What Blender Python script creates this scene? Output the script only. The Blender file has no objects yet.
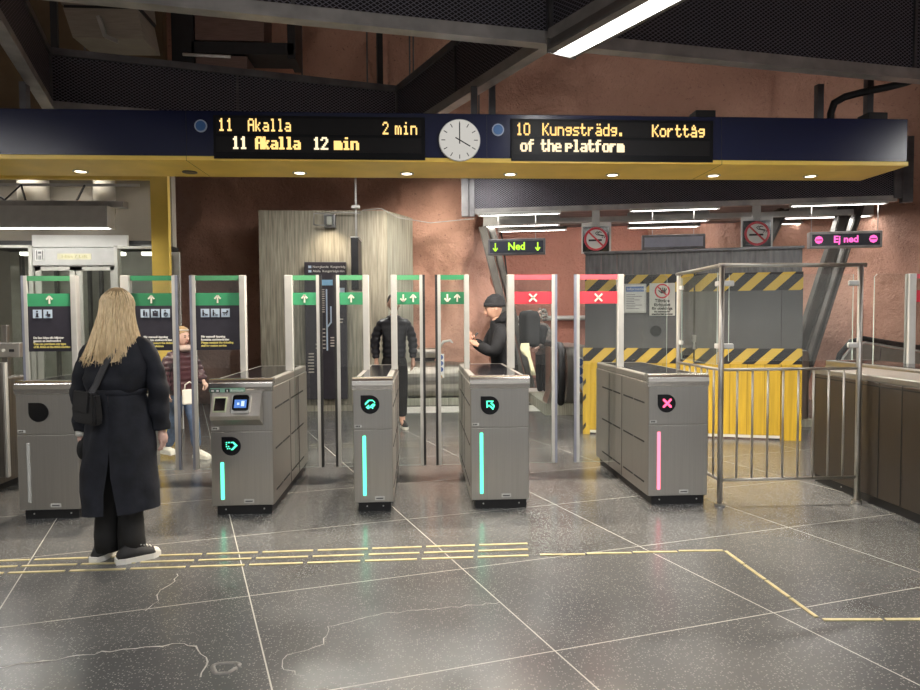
import bpy, bmesh, math, random
from mathutils import Vector, Matrix, noise as NZ
random.seed(4)
SC = bpy.context.scene
COL = SC.collection
PI = math.pi
# ------------------------------------------------------------------ scene tree helpers
def tag(o, label=None, cat=None, group=None, kind=None):
    if label: o['label'] = label
    if cat: o['category'] = cat
    if group: o['group'] = group
    if kind: o['kind'] = kind
    return o
def thing(name, label, cat, loc=(0, 0, 0), rz=0.0, group=None):
    o = bpy.data.objects.new(name, None); COL.objects.link(o)
    o.empty_display_size = .1
    o.location = loc; o.rotation_euler = (0, 0, rz)
    return tag(o, label, cat, group)
class MB:
    """collects shapes; build() links them as one mesh object"""
    def __init__(s): s.bm = bmesh.new(); s.uv = None
    def face(s, vs, mi=0):
        try:
            f = s.bm.faces.new([s.bm.verts.new(v) for v in vs]); f.material_index = mi; return f
        except ValueError: return None
    def box(s, x0, x1, y0, y1, z0, z1, bev=0, mi=0, seg=2):
        b = bmesh.new()
        bmesh.ops.create_cube(b, size=1)
        for v in b.verts:
            v.co = Vector(((x0+x1)/2+v.co.x*(x1-x0), (y0+y1)/2+v.co.y*(y1-y0), (z0+z1)/2+v.co.z*(z1-z0)))
        if bev > 0:
            bmesh.ops.bevel(b, geom=b.edges[:], offset=bev, segments=seg, profile=.5, affect='EDGES')
        s.add(b, mi); return s
    def add(s, b, mi=0, mat=None):
        m = {}
        for v in b.verts: m[v] = s.bm.verts.new(mat @ v.co if mat else v.co)
        for f in b.faces:
            try:
                g = s.bm.faces.new([m[v] for v in f.verts]); g.material_index = mi if mi is not None else f.material_index; g.smooth = f.smooth
            except ValueError: pass
        b.free()
    def addmesh(s, me, mi=0, mat=None):
        b = bmesh.new(); b.from_mesh(me); s.add(b, mi, mat)
    def bar(s, a, b, w, h=None, mi=0, bev=0):
        """rectangular bar from a to b"""
        a, b = Vector(a), Vector(b); d = (b-a); L = d.length; h = h or w
        q = d.to_track_quat('X', 'Z').to_matrix().to_4x4()
        bb = bmesh.new(); bmesh.ops.create_cube(bb, size=1)
        for v in bb.verts: v.co = Vector((v.co.x*L, v.co.y*w, v.co.z*h))
        if bev: bmesh.ops.bevel(bb, geom=bb.edges[:], offset=bev, segments=2, affect='EDGES')
        s.add(bb, mi, Matrix.Translation((a+b)/2) @ q); return s
    def tube(s, pts, r, seg=10, mi=0, cap=True, flat=1.0):
        pts = [Vector(p) for p in pts]; n = len(pts)
        rs = r if isinstance(r, (list, tuple)) else [r]*n
        rings = []; up = None
        for i, p in enumerate(pts):
            t = (pts[min(i+1, n-1)]-pts[max(i-1, 0)])
            if t.length < 1e-9: t = Vector((0, 0, 1))
            t.normalize()
            if up is None:
                up = Vector((0, 1, 0)) if abs(t.y) < .8 else Vector((1, 0, 0))
            u = (up-t*up.dot(t)).normalized(); up = u; w = t.cross(u)
            rings.append([s.bm.verts.new(p+(u*math.cos(2*PI*k/seg)*flat+w*math.sin(2*PI*k/seg))*rs[i]) for k in range(seg)])
        for a, b in zip(rings, rings[1:]):
            for k in range(seg):
                f = s.bm.faces.new((a[k], a[(k+1) % seg], b[(k+1) % seg], b[k])); f.smooth = True; f.material_index = mi
        if cap:
            for rg in (rings[0][::-1], rings[-1]):
                f = s.bm.faces.new(rg); f.material_index = mi
        return s
    def loft(s, secs, seg=28, mi=0, cap=(True, True), p=2.0, opening=None, fn=None):
        """secs: (cx,cy,z,rx,ry); opening(z)->half angle of a slit at the back (-y)"""
        rings = []
        for (cx, cy, z, rx, ry) in secs:
            e = opening(z) if opening else 0
            ring = []
            for k in range(seg+(1 if opening else 0)):
                a = -PI/2+e+(2*PI-2*e)*k/seg
                c, sn = math.cos(a), math.sin(a)
                x = math.copysign(abs(c)**(2/p), c)*rx; y = math.copysign(abs(sn)**(2/p), sn)*ry
                q = Vector((cx+x, cy+y, z))
                if fn: q = fn(q, a, z)
                ring.append(s.bm.verts.new(q))
            rings.append(ring)
        m = len(rings[0])
        for a, b in zip(rings, rings[1:]):
            for k in range(m if not opening else m-1):
                f = s.bm.faces.new((a[k], a[(k+1) % m], b[(k+1) % m], b[k])); f.smooth = True; f.material_index = mi
        if not opening:
            for on, rg in zip(cap, (rings[0][::-1], rings[-1])):
                if on: f = s.bm.faces.new(rg); f.material_index = mi; f.smooth = True
        return s
    def ball(s, c, r, mi=0, u=14, v=10, rot=None):
        b = bmesh.new(); bmesh.ops.create_uvsphere(b, u_segments=u, v_segments=v, radius=1)
        r = r if isinstance(r, (tuple, list)) else (r, r, r)
        for f in b.faces: f.smooth = True
        M_ = Matrix.Translation(c) @ (rot or Matrix.Identity(4)) @ Matrix.Diagonal((*r, 1))
        s.add(b, mi, M_); return s
    def cyl(s, c, r, h, axis='Z', seg=24, mi=0, r2=None):
        b = bmesh.new(); bmesh.ops.create_cone(b, cap_ends=True, segments=seg, radius1=r, radius2=r if r2 is None else r2, depth=h)
        R_ = {'Z': Matrix.Identity(4), 'Y': Matrix.Rotation(PI/2, 4, 'X'), 'X': Matrix.Rotation(PI/2, 4, 'Y')}[axis]
        s.add(b, mi, Matrix.Translation(c) @ R_); return s
    def ring(s, c, ro, ri, h, axis='Y', seg=40, mi=0):
        def P(r, k, t):
            a = 2*PI*k/seg
            if axis == 'Y': return Vector((c[0]+r*math.cos(a), c[1]+t, c[2]+r*math.sin(a)))
            return Vector((c[0]+r*math.cos(a), c[1]+r*math.sin(a), c[2]+t))
        for k in range(seg):
            A = [P(ro, k, -h/2), P(ro, k+1, -h/2), P(ri, k+1, -h/2), P(ri, k, -h/2)]
            B = [P(ro, k, h/2), P(ro, k+1, h/2), P(ri, k+1, h/2), P(ri, k, h/2)]
            s.face(A, mi); s.face(B[::-1], mi); s.face([A[0], B[0], B[1], A[1]], mi); s.face([A[3], A[2], B[2], B[3]], mi)
        return s
    def prism(s, poly, y0, y1, mi=0, axis='Y'):
        """poly in (x,z) extruded along y, or (y,z) along x"""
        f = (lambda p, t: Vector((p[0], t, p[1]))) if axis == 'Y' else (lambda p, t: Vector((t, p[0], p[1]))) if axis == 'X' else (lambda p, t: Vector((p[0], p[1], t)))
        A = [s.bm.verts.new(f(p, y0)) for p in poly]; B = [s.bm.verts.new(f(p, y1)) for p in poly]
        n = len(poly)
        for fc in (A, B[::-1]):
            g = s.bm.faces.new(fc); g.material_index = mi
        for k in range(n):
            g = s.bm.faces.new((A[k], B[k], B[(k+1) % n], A[(k+1) % n])); g.material_index = mi
        return s
    def build(s, name, mats, parent=None, loc=None, smooth=None, weld=False):
        if weld: bmesh.ops.remove_doubles(s.bm, verts=s.bm.verts[:], dist=1e-5)
        bmesh.ops.recalc_face_normals(s.bm, faces=s.bm.faces[:])
        me = bpy.data.meshes.new(name); s.bm.to_mesh(me); s.bm.free()
        mats = mats if isinstance(mats, (list, tuple)) else [mats]
        for m in mats: me.materials.append(m)
        o = bpy.data.objects.new(name, me); COL.objects.link(o)
        if smooth is not None:
            for p in me.polygons: p.use_smooth = smooth
        if parent: o.parent = parent
        if loc: o.location = loc
        return o
def pane(name, parent, prism=None, box=None, mats=None):
    m = MB()
    if box: m.box(*box)
    else: m.prism(*prism)
    bmesh.ops.recalc_face_normals(m.bm, faces=m.bm.faces[:])
    A = max(f.calc_area() for f in m.bm.faces)
    for f in m.bm.faces: f.material_index = 0 if f.calc_area() > A*.6 else 1
    return m.build(name, mats or [glass, glass_edge], parent)
def rumple(m, amp, freq, seed=0, st=(1, 1, 1)):
    m.bm.normal_update()
    for v, n in [(v, v.normal.copy()) for v in m.bm.verts]:
        w = Vector((v.co.x*st[0], v.co.y*st[1], v.co.z*st[2]))*freq+Vector((seed, seed*2, 0))
        v.co += n*amp*NZ.fractal(w, 1, 2, 3)
def B(name, mat, parent, *boxes, bev=0.0, loc=None):
    m = MB()
    for b in boxes: m.box(*b, bev=bev)
    return m.build(name, mat, parent, loc)
def lettering(s, size, mat, parent, loc, align='LEFT', name='lettering', sx=1.0, rz=0.0, offset=0.0):
    cu = bpy.data.curves.new(name, 'FONT'); cu.body = s; cu.size = size; cu.align_x = align; cu.align_y = 'CENTER'
    cu.extrude = .0015; cu.offset = offset; cu.resolution_u = 3
    t = bpy.data.objects.new(name, cu); COL.objects.link(t)
    dg = bpy.context.evaluated_depsgraph_get(); dg.update()
    me = bpy.data.meshes.new_from_object(t.evaluated_get(dg))
    bpy.data.objects.remove(t)
    me.transform(Matrix.Rotation(PI/2, 4, 'X') @ Matrix.Diagonal((sx, 1, 1, 1)))
    me.materials.clear(); me.materials.append(mat)
    o = bpy.data.objects.new(name, me); COL.objects.link(o)
    o.parent = parent; o.location = loc; o.rotation_euler = (0, 0, rz)
    return o
# ------------------------------------------------------------------ materials
def nodes(name):
    m = bpy.data.materials.new(name); m.use_nodes = True; nt = m.node_tree
    return m, nt, nt.nodes['Principled BSDF'], nt.nodes['Material Output']
def nd(nt, t, **k):
    n = nt.nodes.new(t)
    for a, b in k.items():
        if hasattr(n, a): setattr(n, a, b)
        else: n.inputs[a].default_value = b
    return n
def mat(name, col, rough=.5, metal=0.0, var=.12, scale=9.0, bump=0.0, bscale=60., stretch=(1, 1, 1), emit=0.0, ecol=None, col2=None, coat=0.0, spec=None, rvar=0.0):
    m, nt, bs, out = nodes(name); L = nt.links
    tc = nd(nt, 'ShaderNodeTexCoord'); mp = nd(nt, 'ShaderNodeMapping'); mp.inputs['Scale'].default_value = stretch
    L.new(tc.outputs['Object'], mp.inputs[0])
    nz = nd(nt, 'ShaderNodeTexNoise'); nz.inputs['Scale'].default_value = scale; nz.inputs['Detail'].default_value = 5
    L.new(mp.outputs[0], nz.inputs['Vector'])
    mx = nd(nt, 'ShaderNodeMix', data_type='RGBA')
    c2 = col2 or tuple(c*(1-2*var) for c in col)
    c1 = col if col2 else tuple(min(1, c*(1+var)) for c in col)
    mx.inputs['A'].default_value = (*c1, 1); mx.inputs['B'].default_value = (*c2, 1)
    rp = nd(nt, 'ShaderNodeValToRGB'); rp.color_ramp.elements[0].position = .3; rp.color_ramp.elements[1].position = .7
    L.new(nz.outputs[0], rp.inputs[0]); L.new(rp.outputs[0], mx.inputs['Factor'])
    L.new(mx.outputs['Result'], bs.inputs['Base Color'])
    bs.inputs['Roughness'].default_value = rough; bs.inputs['Metallic'].default_value = metal
    if rvar:
        ma = nd(nt, 'ShaderNodeMath', operation='MULTIPLY_ADD'); ma.inputs[1].default_value = rvar; ma.inputs[2].default_value = rough-rvar/2
        L.new(nz.outputs[0], ma.inputs[0]); L.new(ma.outputs[0], bs.inputs['Roughness'])
    if coat: bs.inputs['Coat Weight'].default_value = coat
    if spec is not None: bs.inputs['Specular IOR Level'].default_value = spec
    if bump:
        n2 = nd(nt, 'ShaderNodeTexNoise'); n2.inputs['Scale'].default_value = bscale; n2.inputs['Detail'].default_value = 6
        L.new(mp.outputs[0], n2.inputs['Vector'])
        bp = nd(nt, 'ShaderNodeBump'); bp.inputs['Strength'].default_value = bump; bp.inputs['Distance'].default_value = .02
        L.new(n2.outputs[0], bp.inputs['Height']); L.new(bp.outputs[0], bs.inputs['Normal'])
    if emit:
        bs.inputs['Emission Color'].default_value = (*(ecol or col), 1); bs.inputs['Emission Strength'].default_value = emit
    return m
def glassmat(name, tint=(.95, .97, .96), ior=1.5, rough=0.0, gcol=(1, 1, 1)):
    m = bpy.data.materials.new(name); m.use_nodes = True; nt = m.node_tree; nt.nodes.clear()
    out = nd(nt, 'ShaderNodeOutputMaterial'); mix = nd(nt, 'ShaderNodeMixShader'); tr = nd(nt, 'ShaderNodeBsdfTransparent'); gl = nd(nt, 'ShaderNodeBsdfGlossy')
    tr.inputs[0].default_value = (*tint, 1); gl.inputs['Color'].default_value = (*gcol, 1); gl.inputs['Roughness'].default_value = rough
    fr = nd(nt, 'ShaderNodeFresnel'); bf = nd(nt, 'ShaderNodeNewGeometry'); mi = nd(nt, 'ShaderNodeMapRange'); mi.inputs['To Min'].default_value = ior; mi.inputs['To Max'].default_value = 1/ior
    nt.links.new(bf.outputs['Backfacing'], mi.inputs['Value']); nt.links.new(mi.outputs[0], fr.inputs['IOR'])
    nt.links.new(fr.outputs[0], mix.inputs[0]); nt.links.new(tr.outputs[0], mix.inputs[1]); nt.links.new(gl.outputs[0], mix.inputs[2]); nt.links.new(mix.outputs[0], out.inputs[0])
    return m
def emitmat(name, col, s):
    m = bpy.data.materials.new(name); m.use_nodes = True; nt = m.node_tree; nt.nodes.clear()
    out = nd(nt, 'ShaderNodeOutputMaterial'); e = nd(nt, 'ShaderNodeEmission'); e.inputs[0].default_value = (*col, 1); e.inputs[1].default_value = s
    nt.links.new(e.outputs[0], out.inputs[0]); return m
steel = mat('brushed_steel', (.50, .485, .46), .36, 1.0, var=.025, scale=3, stretch=(30, 30, .6), bump=.004, bscale=10, rvar=.12)
steel_dark = mat('dark_brushed_steel', (.27, .255, .24), .40, 1.0, var=.12, scale=3, stretch=(20, 20, .6), bump=.015, bscale=10, rvar=.12)
steel_cap = mat('polished_steel', (.72, .69, .65), .2, 1.0, var=.05, scale=4, stretch=(.5, 30, 30))
steel_brown = mat('brownish_steel', (.145, .128, .115), .38, 1.0, var=.05, scale=1.5, stretch=(3, 3, .5), rvar=.08)
chrome = mat('tube_steel', (.62, .6, .57), .28, 1.0, var=.05)
alu = mat('satin_aluminium', (.52, .52, .505), .45, .25, var=.03)
alu_blue = mat('blue_grey_edge', (.26, .28, .36), .4, .4, var=.06)
frame_grey = mat('grey_frame_metal', (.15, .15, .16), .45, .5, var=.2, scale=5)
strut_grey = mat('strut_grey', (.17, .165, .155), .45, .5, var=.15, scale=4)
frame_pale = mat('pale_channel_metal', (.46, .45, .44), .42, .5, var=.15, scale=5)
black = mat('matte_black', (.012, .012, .014), .5, var=.2)
black_gloss = mat('gloss_black', (.008, .008, .01), .12, var=.1)
rubber = mat('black_rubber', (.018, .018, .02), .55, var=.2)
navy = mat('navy_panel', (.004, .007, .042), .26, var=.05, scale=2, spec=.35)
yellow = mat('yellow_panel', (.92, .64, .12), .38, var=.06, scale=3)
yellow_worn = mat('worn_yellow_boards', (.50, .33, .028), .5, var=.12, scale=2, stretch=(14, 14, .7))
green = mat('green_film', (.045, .30, .14), .35, var=.04)
green_d = mat('dark_green_film', (.03, .20, .09), .35, var=.04)
green_top = mat('green_edge_film', (.07, .27, .13), .35, var=.04)
red = mat('red_film', (.62, .045, .07), .35, var=.04)
red_top = mat('pink_red_edge_film', (.62, .09, .12), .35, var=.04)
panel_dark = mat('dark_info_film', (.028, .026, .04), .4, var=.1)
picto = mat('pale_blue_pictogram', (.5, .62, .75), .45, var=.03)
white = mat('white_print', (.82, .82, .8), .5, var=.02)
cream = mat('cream_arrow', (.78, .78, .68), .5, var=.02)
yel_txt = mat('yellow_print', (.72, .62, .18), .5, var=.03)
paper = mat('white_paper', (.7, .7, .67), .6, var=.04)
mesh_back = None
glass = glassmat('clear_glass')
glass_edge = mat('glass_edge', (.50, .58, .55), .15, var=.03)
glass_lift = glassmat('lift_glass', (.82, .84, .81), 1.5)
led_y = emitmat('amber_led', (1, .66, .22), 1.9)
led_w = emitmat('pale_led', (1, .84, .56), 1.7)
led_green = emitmat('green_led', (.10, 1.0, .58), 3.2)
strip_green = emitmat('green_strip_led', (.11, 1.0, .56), 3.2)
strip_pink = emitmat('pink_strip_led', (1.0, .20, .30), 3.2)
led_red = emitmat('red_led', (1, .10, .22), 4.0)
strip_off = mat('unlit_strip', (.55, .56, .54), .3, var=.02)
led_lime = emitmat('lime_led', (.55, .95, .06), 1.8)
led_magenta = emitmat('magenta_led', (1.0, .16, .55), 1.8)
screen_blue = emitmat('blue_screen', (.14, .32, .85), 1.1)
tube_on = emitmat('fluorescent_tube', (1, .96, .90), 115.0)
tube_front = emitmat('added_front_tube', (1, .96, .90), 55.0)
stain_m = mat('grey_floor_stain', (.16, .155, .15), .5, var=.2, scale=30)
tube_up = emitmat('added_upward_tube', (1, .95, .88), 26.0)
tube_lift = emitmat('lift_tube', (1, .97, .9), 60.0)
tube_near = emitmat('near_fluorescent_tube', (1, .985, .955), 80.0)
spot_disc = emitmat('downlight_glow', (1, .86, .58), 9.0)
lamp_body = mat('lamp_housing', (.62, .62, .6), .4, .2, var=.04)
lamp_grey = mat('grey_lamp_housing', (.17, .165, .16), .45, .3, var=.08)
def meshmat():
    m, nt, bs, out = nodes('expanded_metal'); L = nt.links
    tc = nd(nt, 'ShaderNodeTexCoord'); sp = nd(nt, 'ShaderNodeSeparateXYZ'); L.new(tc.outputs['UV'], sp.inputs[0])
    def mth(op, a, b=None):
        n = nd(nt, 'ShaderNodeMath', operation=op)
        for i, v in enumerate((a, b)):
            if v is None: continue
            if isinstance(v, (int, float)): n.inputs[i].default_value = v
            else: L.new(v, n.inputs[i])
        return n.outputs[0]
    u = mth('DIVIDE', sp.outputs[0], .046); v = mth('DIVIDE', sp.outputs[1], .030)
    a = mth('ABSOLUTE', mth('SUBTRACT', mth('FRACT', mth('ADD', u, v)), .5))
    b = mth('ABSOLUTE', mth('SUBTRACT', mth('FRACT', mth('SUBTRACT', u, v)), .5))
    s = mth('GREATER_THAN', mth('MAXIMUM', a, b), .40)
    mx = nd(nt, 'ShaderNodeMix', data_type='RGBA'); mx.inputs['A'].default_value = (.005, .005, .008, 1); mx.inputs['B'].default_value = (.22, .21, .26, 1)
    L.new(s, mx.inputs['Factor']); L.new(mx.outputs['Result'], bs.inputs['Base Color'])
    bs.inputs['Roughness'].default_value = .5; bs.inputs['Metallic'].default_value = .3
    return m
mesh_metal = meshmat()
def rockmat(name, c1, c2, c3):
    m, nt, bs, out = nodes(name); L = nt.links
    tc = nd(nt, 'ShaderNodeTexCoord')
    n1 = nd(nt, 'ShaderNodeTexNoise', Scale=.7, Detail=7.0, Roughness=.6); n2 = nd(nt, 'ShaderNodeTexNoise', Scale=22.0, Detail=4.0, Roughness=.7)
    n3 = nd(nt, 'ShaderNodeTexNoise', Scale=7.0, Detail=9.0, Roughness=.7)
    for n in (n1, n2, n3): L.new(tc.outputs['Object'], n.inputs['Vector'])
    r1 = nd(nt, 'ShaderNodeValToRGB'); r1.color_ramp.elements[0].position = .35; r1.color_ramp.elements[1].position = .65
    r1.color_ramp.elements[0].color = (*c1, 1); r1.color_ramp.elements[1].color = (*c2, 1)
    L.new(n1.outputs[0], r1.inputs[0])
    r2 = nd(nt, 'ShaderNodeValToRGB'); r2.color_ramp.elements[0].position = .60; r2.color_ramp.elements[1].position = .70
    L.new(n2.outputs[0], r2.inputs[0])
    mx = nd(nt, 'ShaderNodeMix', data_type='RGBA'); L.new(r1.outputs[0], mx.inputs['A']); mx.inputs['B'].default_value = (*c3, 1)
    L.new(r2.outputs[0], mx.inputs['Factor']); L.new(mx.outputs['Result'], bs.inputs['Base Color'])
    bs.inputs['Roughness'].default_value = .75
    bp = nd(nt, 'ShaderNodeBump'); bp.inputs['Strength'].default_value = .8; bp.inputs['Distance'].default_value = .10
    L.new(n3.outputs[0], bp.inputs['Height']); L.new(bp.outputs[0], bs.inputs['Normal'])
    return m
rock = rockmat('painted_rock', (.50, .29, .215), (.40, .215, .16), (.22, .115, .09))
rock_flat = rockmat('brick_red_rock', (.44, .20, .15), (.37, .17, .125), (.24, .10, .08))
concrete = mat('board_marked_concrete', (.36, .33, .26), .8, var=.25, scale=3.5, stretch=(9, 9, .5), bump=.6, bscale=8)
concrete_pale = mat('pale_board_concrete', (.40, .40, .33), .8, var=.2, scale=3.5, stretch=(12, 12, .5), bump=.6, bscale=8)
brown_wall = mat('brown_painted_wall', (.17, .12, .07), .7, var=.15, scale=1.5)
beige_wall = mat('beige_painted_wall', (.40, .37, .31), .6, var=.08, scale=1.2)
def floormat():
    m, nt, bs, out = nodes('terrazzo_floor'); L = nt.links
    g = nd(nt, 'ShaderNodeNewGeometry')
    def mth(op, a, b=None):
        n = nd(nt, 'ShaderNodeMath', operation=op)
        for i, v in enumerate((a, b)):
            if v is None: continue
            if isinstance(v, (int, float)): n.inputs[i].default_value = v
            else: L.new(v, n.inputs[i])
        return n.outputs[0]
    def line(deg, c0, s, w, alt=False):
        t = math.radians(deg); n = (math.cos(t), math.sin(t), 0) if not alt else (-math.sin(t), math.cos(t), 0)
        d = nd(nt, 'ShaderNodeVectorMath', operation='DOT_PRODUCT'); L.new(g.outputs['Position'], d.inputs[0]); d.inputs[1].default_value = n
        q = mth('ADD', mth('DIVIDE', mth('SUBTRACT', d.outputs['Value'], c0), s), .5)
        return mth('LESS_THAN', mth('MULTIPLY', mth('ABSOLUTE', mth('SUBTRACT', mth('FRACT', q), .5)), s), w)
    ln = mth('MAXIMUM', line(19, .31, 1.23, .0034), line(14.5, 3.82, 1.09, .0030, True))
    n1 = nd(nt, 'ShaderNodeTexNoise', Scale=.55, Detail=4.0); n2 = nd(nt, 'ShaderNodeTexVoronoi', Scale=95.0); n3 = nd(nt, 'ShaderNodeTexNoise', Scale=70.0, Detail=3.0)
    for n in (n1, n2, n3): L.new(g.outputs['Position'], n.inputs['Vector'])
    base = nd(nt, 'ShaderNodeValToRGB'); base.color_ramp.elements[0].position = .38; base.color_ramp.elements[1].position = .62
    base.color_ramp.elements[0].color = (.064, .066, .068, 1); base.color_ramp.elements[1].color = (.096, .098, .100, 1); L.new(n1.outputs[0], base.inputs[0])
    sp = nd(nt, 'ShaderNodeValToRGB'); sp.color_ramp.elements[0].position = .26; sp.color_ramp.elements[0].color = (1, 1, 1, 1); sp.color_ramp.elements[1].position = .38; sp.color_ramp.elements[1].color = (0, 0, 0, 1)
    L.new(n2.outputs['Distance'], sp.inputs[0])
    sp3 = nd(nt, 'ShaderNodeValToRGB'); sp3.color_ramp.elements[0].position = .44; sp3.color_ramp.elements[1].position = .60; L.new(n3.outputs[0], sp3.inputs[0])
    cr = nd(nt, 'ShaderNodeSeparateColor'); L.new(n2.outputs['Color'], cr.inputs[0]); spk = mth('MULTIPLY', sp.outputs[0], mth('GREATER_THAN', cr.outputs[0], .55))
    m1 = nd(nt, 'ShaderNodeMix', data_type='RGBA'); L.new(base.outputs[0], m1.inputs['A']); m1.inputs['B'].default_value = (.27, .265, .25, 1); L.new(mth('MULTIPLY', spk, .8), m1.inputs['Factor'])
    m2 = nd(nt, 'ShaderNodeMix', data_type='RGBA'); L.new(m1.outputs['Result'], m2.inputs['A']); m2.inputs['B'].default_value = (.46, .45, .41, 1); L.new(ln, m2.inputs['Factor'])
    L.new(m2.outputs['Result'], bs.inputs['Base Color'])
    n4 = nd(nt, 'ShaderNodeTexNoise', Scale=2.2, Detail=5.0); L.new(g.outputs['Position'], n4.inputs['Vector'])
    rr = nd(nt, 'ShaderNodeMapRange'); rr.inputs['To Min'].default_value = .16; rr.inputs['To Max'].default_value = .27; L.new(n4.outputs[0], rr.inputs['Value'])
    L.new(rr.outputs[0], bs.inputs['Roughness'])
    bs.inputs['Specular IOR Level'].default_value = .6
    return m
floor_m = floormat()
def stripemat():
    m, nt, bs, out = nodes('hazard_stripes'); L = nt.links
    tc = nd(nt, 'ShaderNodeTexCoord'); d = nd(nt, 'ShaderNodeVectorMath', operation='DOT_PRODUCT'); L.new(tc.outputs['Object'], d.inputs[0]); d.inputs[1].default_value = (1, 0, -1.05)
    def mth(op, a, b):
        n = nd(nt, 'ShaderNodeMath', operation=op); L.new(a, n.inputs[0]); n.inputs[1].default_value = b; return n.outputs[0]
    q = mth('GREATER_THAN', nd_out(nt, L, mth('DIVIDE', d.outputs['Value'], .285)), .5)
    mx = nd(nt, 'ShaderNodeMix', data_type='RGBA'); mx.inputs['A'].default_value = (.012, .012, .014, 1); mx.inputs['B'].default_value = (.56, .38, .06, 1)
    L.new(q, mx.inputs['Factor']); L.new(mx.outputs['Result'], bs.inputs['Base Color']); bs.inputs['Roughness'].default_value = .45
    return m
def nd_out(nt, L, v):
    n = nd(nt, 'ShaderNodeMath', operation='FRACT'); L.new(v, n.inputs[0]); return n.outputs[0]
stripes = stripemat()
grey_board = mat('grey_hoarding', (.085, .085, .089), .45, var=.1, scale=3)
grey_corr = mat('weathered_grey_boards', (.15, .15, .155), .5, col2=(.075, .075, .08), scale=4, stretch=(7, 7, 1))
brass = mat('brass_strip', (.60, .52, .30), .4, .35, var=.12, scale=14)
crack_m = mat('pale_floor_filler', (.34, .33, .31), .5, var=.2, scale=18)
plate_m = mat('ribbed_landing_plate', (.62, .62, .6), .4, .3, var=.06, stretch=(1, 40, 1), scale=6)
kerb_m = mat('white_kerb', (.75, .74, .70), .5, var=.05)
# people
skin = mat('skin', (.62, .37, .28), .5, var=.05, scale=12)
skin_pale = mat('pale_skin', (.68, .45, .38), .5, var=.05, scale=12)
coat_m = mat('black_coat_cloth', (.013, .015, .023), .75, var=.25, spec=.35, scale=10, bump=.35, bscale=9)
trouser_m = mat('black_trouser_cloth', (.009, .009, .010), .8, var=.2, bump=.3, bscale=9)
leather = mat('black_leather', (.026, .026, .028), .30, var=.15, bump=.1, bscale=60)
strap_m = mat('black_webbing', (.035, .035, .04), .6, var=.15)
blond = mat('blonde_hair', (.98, .80, .52), .38, col2=(.60, .43, .23), scale=7, stretch=(20, 20, 1.2))
blond_root = mat('dark_blonde_roots', (.40, .28, .15), .45, var=.15)
hair_dark = mat('dark_hair', (.02, .015, .012), .5, var=.2)
hair_grey = mat('grey_curls', (.26, .24, .22), .7, var=.35, scale=30, bump=.6)
puffer = mat('black_puffer_nylon', (.011, .011, .018), .38, var=.15)
jacket_m = mat('black_jacket_cloth', (.009, .010, .013), .85, var=.2, spec=.2, bump=.3, bscale=10)
knit = mat('dark_knit', (.014, .016, .021), .85, var=.2, bump=.5, bscale=60)
burgundy = mat('burgundy_puffer_nylon', (.055, .018, .026), .42, var=.15)
denim = mat('blue_denim', (.07, .11, .20), .8, var=.25, scale=12)
pattern_m = mat('mottled_jacket_cloth', (.055, .05, .05), .75, col2=(.18, .15, .14), scale=20)
canvas_w = mat('white_rubber', (.75, .74, .70), .5, var=.03)
canvas_b = mat('black_canvas', (.02, .02, .022), .7, var=.2)
pale_cloth = mat('pale_yellow_cloth', (.72, .70, .50), .7, var=.08)
eye_m = mat('dark_eye', (.02, .015, .012), .3, var=.1)
lip_m = mat('lips', (.45, .18, .16), .5, var=.05)
# ------------------------------------------------------------------ setting
def struct(o, name=None, label=None):
    o['kind'] = 'structure'
    if label: o['label'] = label
    return o
struct(B('floor', floor_m, None, (-12, 14, -9, 22, -.12, 0)), label='dark polished terrazzo floor with thin pale joint lines')
def sheet(name, poly, z0, z1, nu, nv, amp, m, seed, flare=None, freq=.55, label=None):
    P = [Vector((*p, 0)) for p in poly]; cum = [0]
    for a, b in zip(P, P[1:]): cum.append(cum[-1]+(b-a).length)
    def ev(t):
        d = t*cum[-1]
        for i in range(len(P)-1):
            if d <= cum[i+1]+1e-9:
                return P[i].lerp(P[i+1], (d-cum[i])/(cum[i+1]-cum[i]))
        return P[-1]
    bm = bmesh.new(); rows = []
    for j in range(nv+1):
        z = z0+(z1-z0)*j/nv; row = []
        for i in range(nu+1):
            t = i/nu; p = (ev(max(0, t-.025))+ev(t)*2+ev(min(1, t+.025)))/4
            tg = (ev(min(1, t+.02))-ev(max(0, t-.02))).normalized(); n = Vector((tg.y, -tg.x, 0))
            q = Vector((p.x, p.y, z))
            w = q*freq+Vector((seed*7.3, seed*3.1, 0))
            h = NZ.fractal(w, 1.0, 2.1, 4)*amp + (abs(NZ.noise(w*.7))-.25)*amp*1.2
            q += n*(h+(flare(z) if flare else 0))
            row.append(bm.verts.new(q))
        rows.append(row)
    for a, b in zip(rows, rows[1:]):
        for i in range(nu):
            f = bm.faces.new((a[i], a[i+1], b[i+1], b[i])); f.smooth = True
    me = bpy.data.meshes.new(name); bm.to_mesh(me); bm.free(); me.materials.append(m)
    o = bpy.data.objects.new(name, me); COL.objects.link(o)
    return struct(o, label=label)
vault = lambda z: .42*max(0, z-3.3)**1.25
sheet('wall_back', [(-4.6, 12.4), (-2.7, 12.3), (-.3, 12.45), (.35, 12.0), (.85, 12.05), (1.14, 12.6), (1.25, 14), (1.25, 17.2)], -.1, 7.4, 150, 90, .55, rock, 1, vault, label='rough red-brown painted rock wall behind the concrete slab')
sheet('wall_upper', [(.2, 12.6), (3, 12.3), (6, 11.4), (9.5, 9.4)], 3.45, 7.4, 90, 50, .5, rock, 3, lambda z: .55*max(0, z-3.3)**1.2, label='smooth mauve-brown rock above the sign beam')
sheet('wall_right', [(6.1, 17), (6.9, 12.5), (7.25, 10), (8.2, 7.5), (9.2, 3), (9.6, -3)], -.1, 7.4, 110, 70, .4, rock, 5, vault, label='red-brown rock wall at the right')
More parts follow.
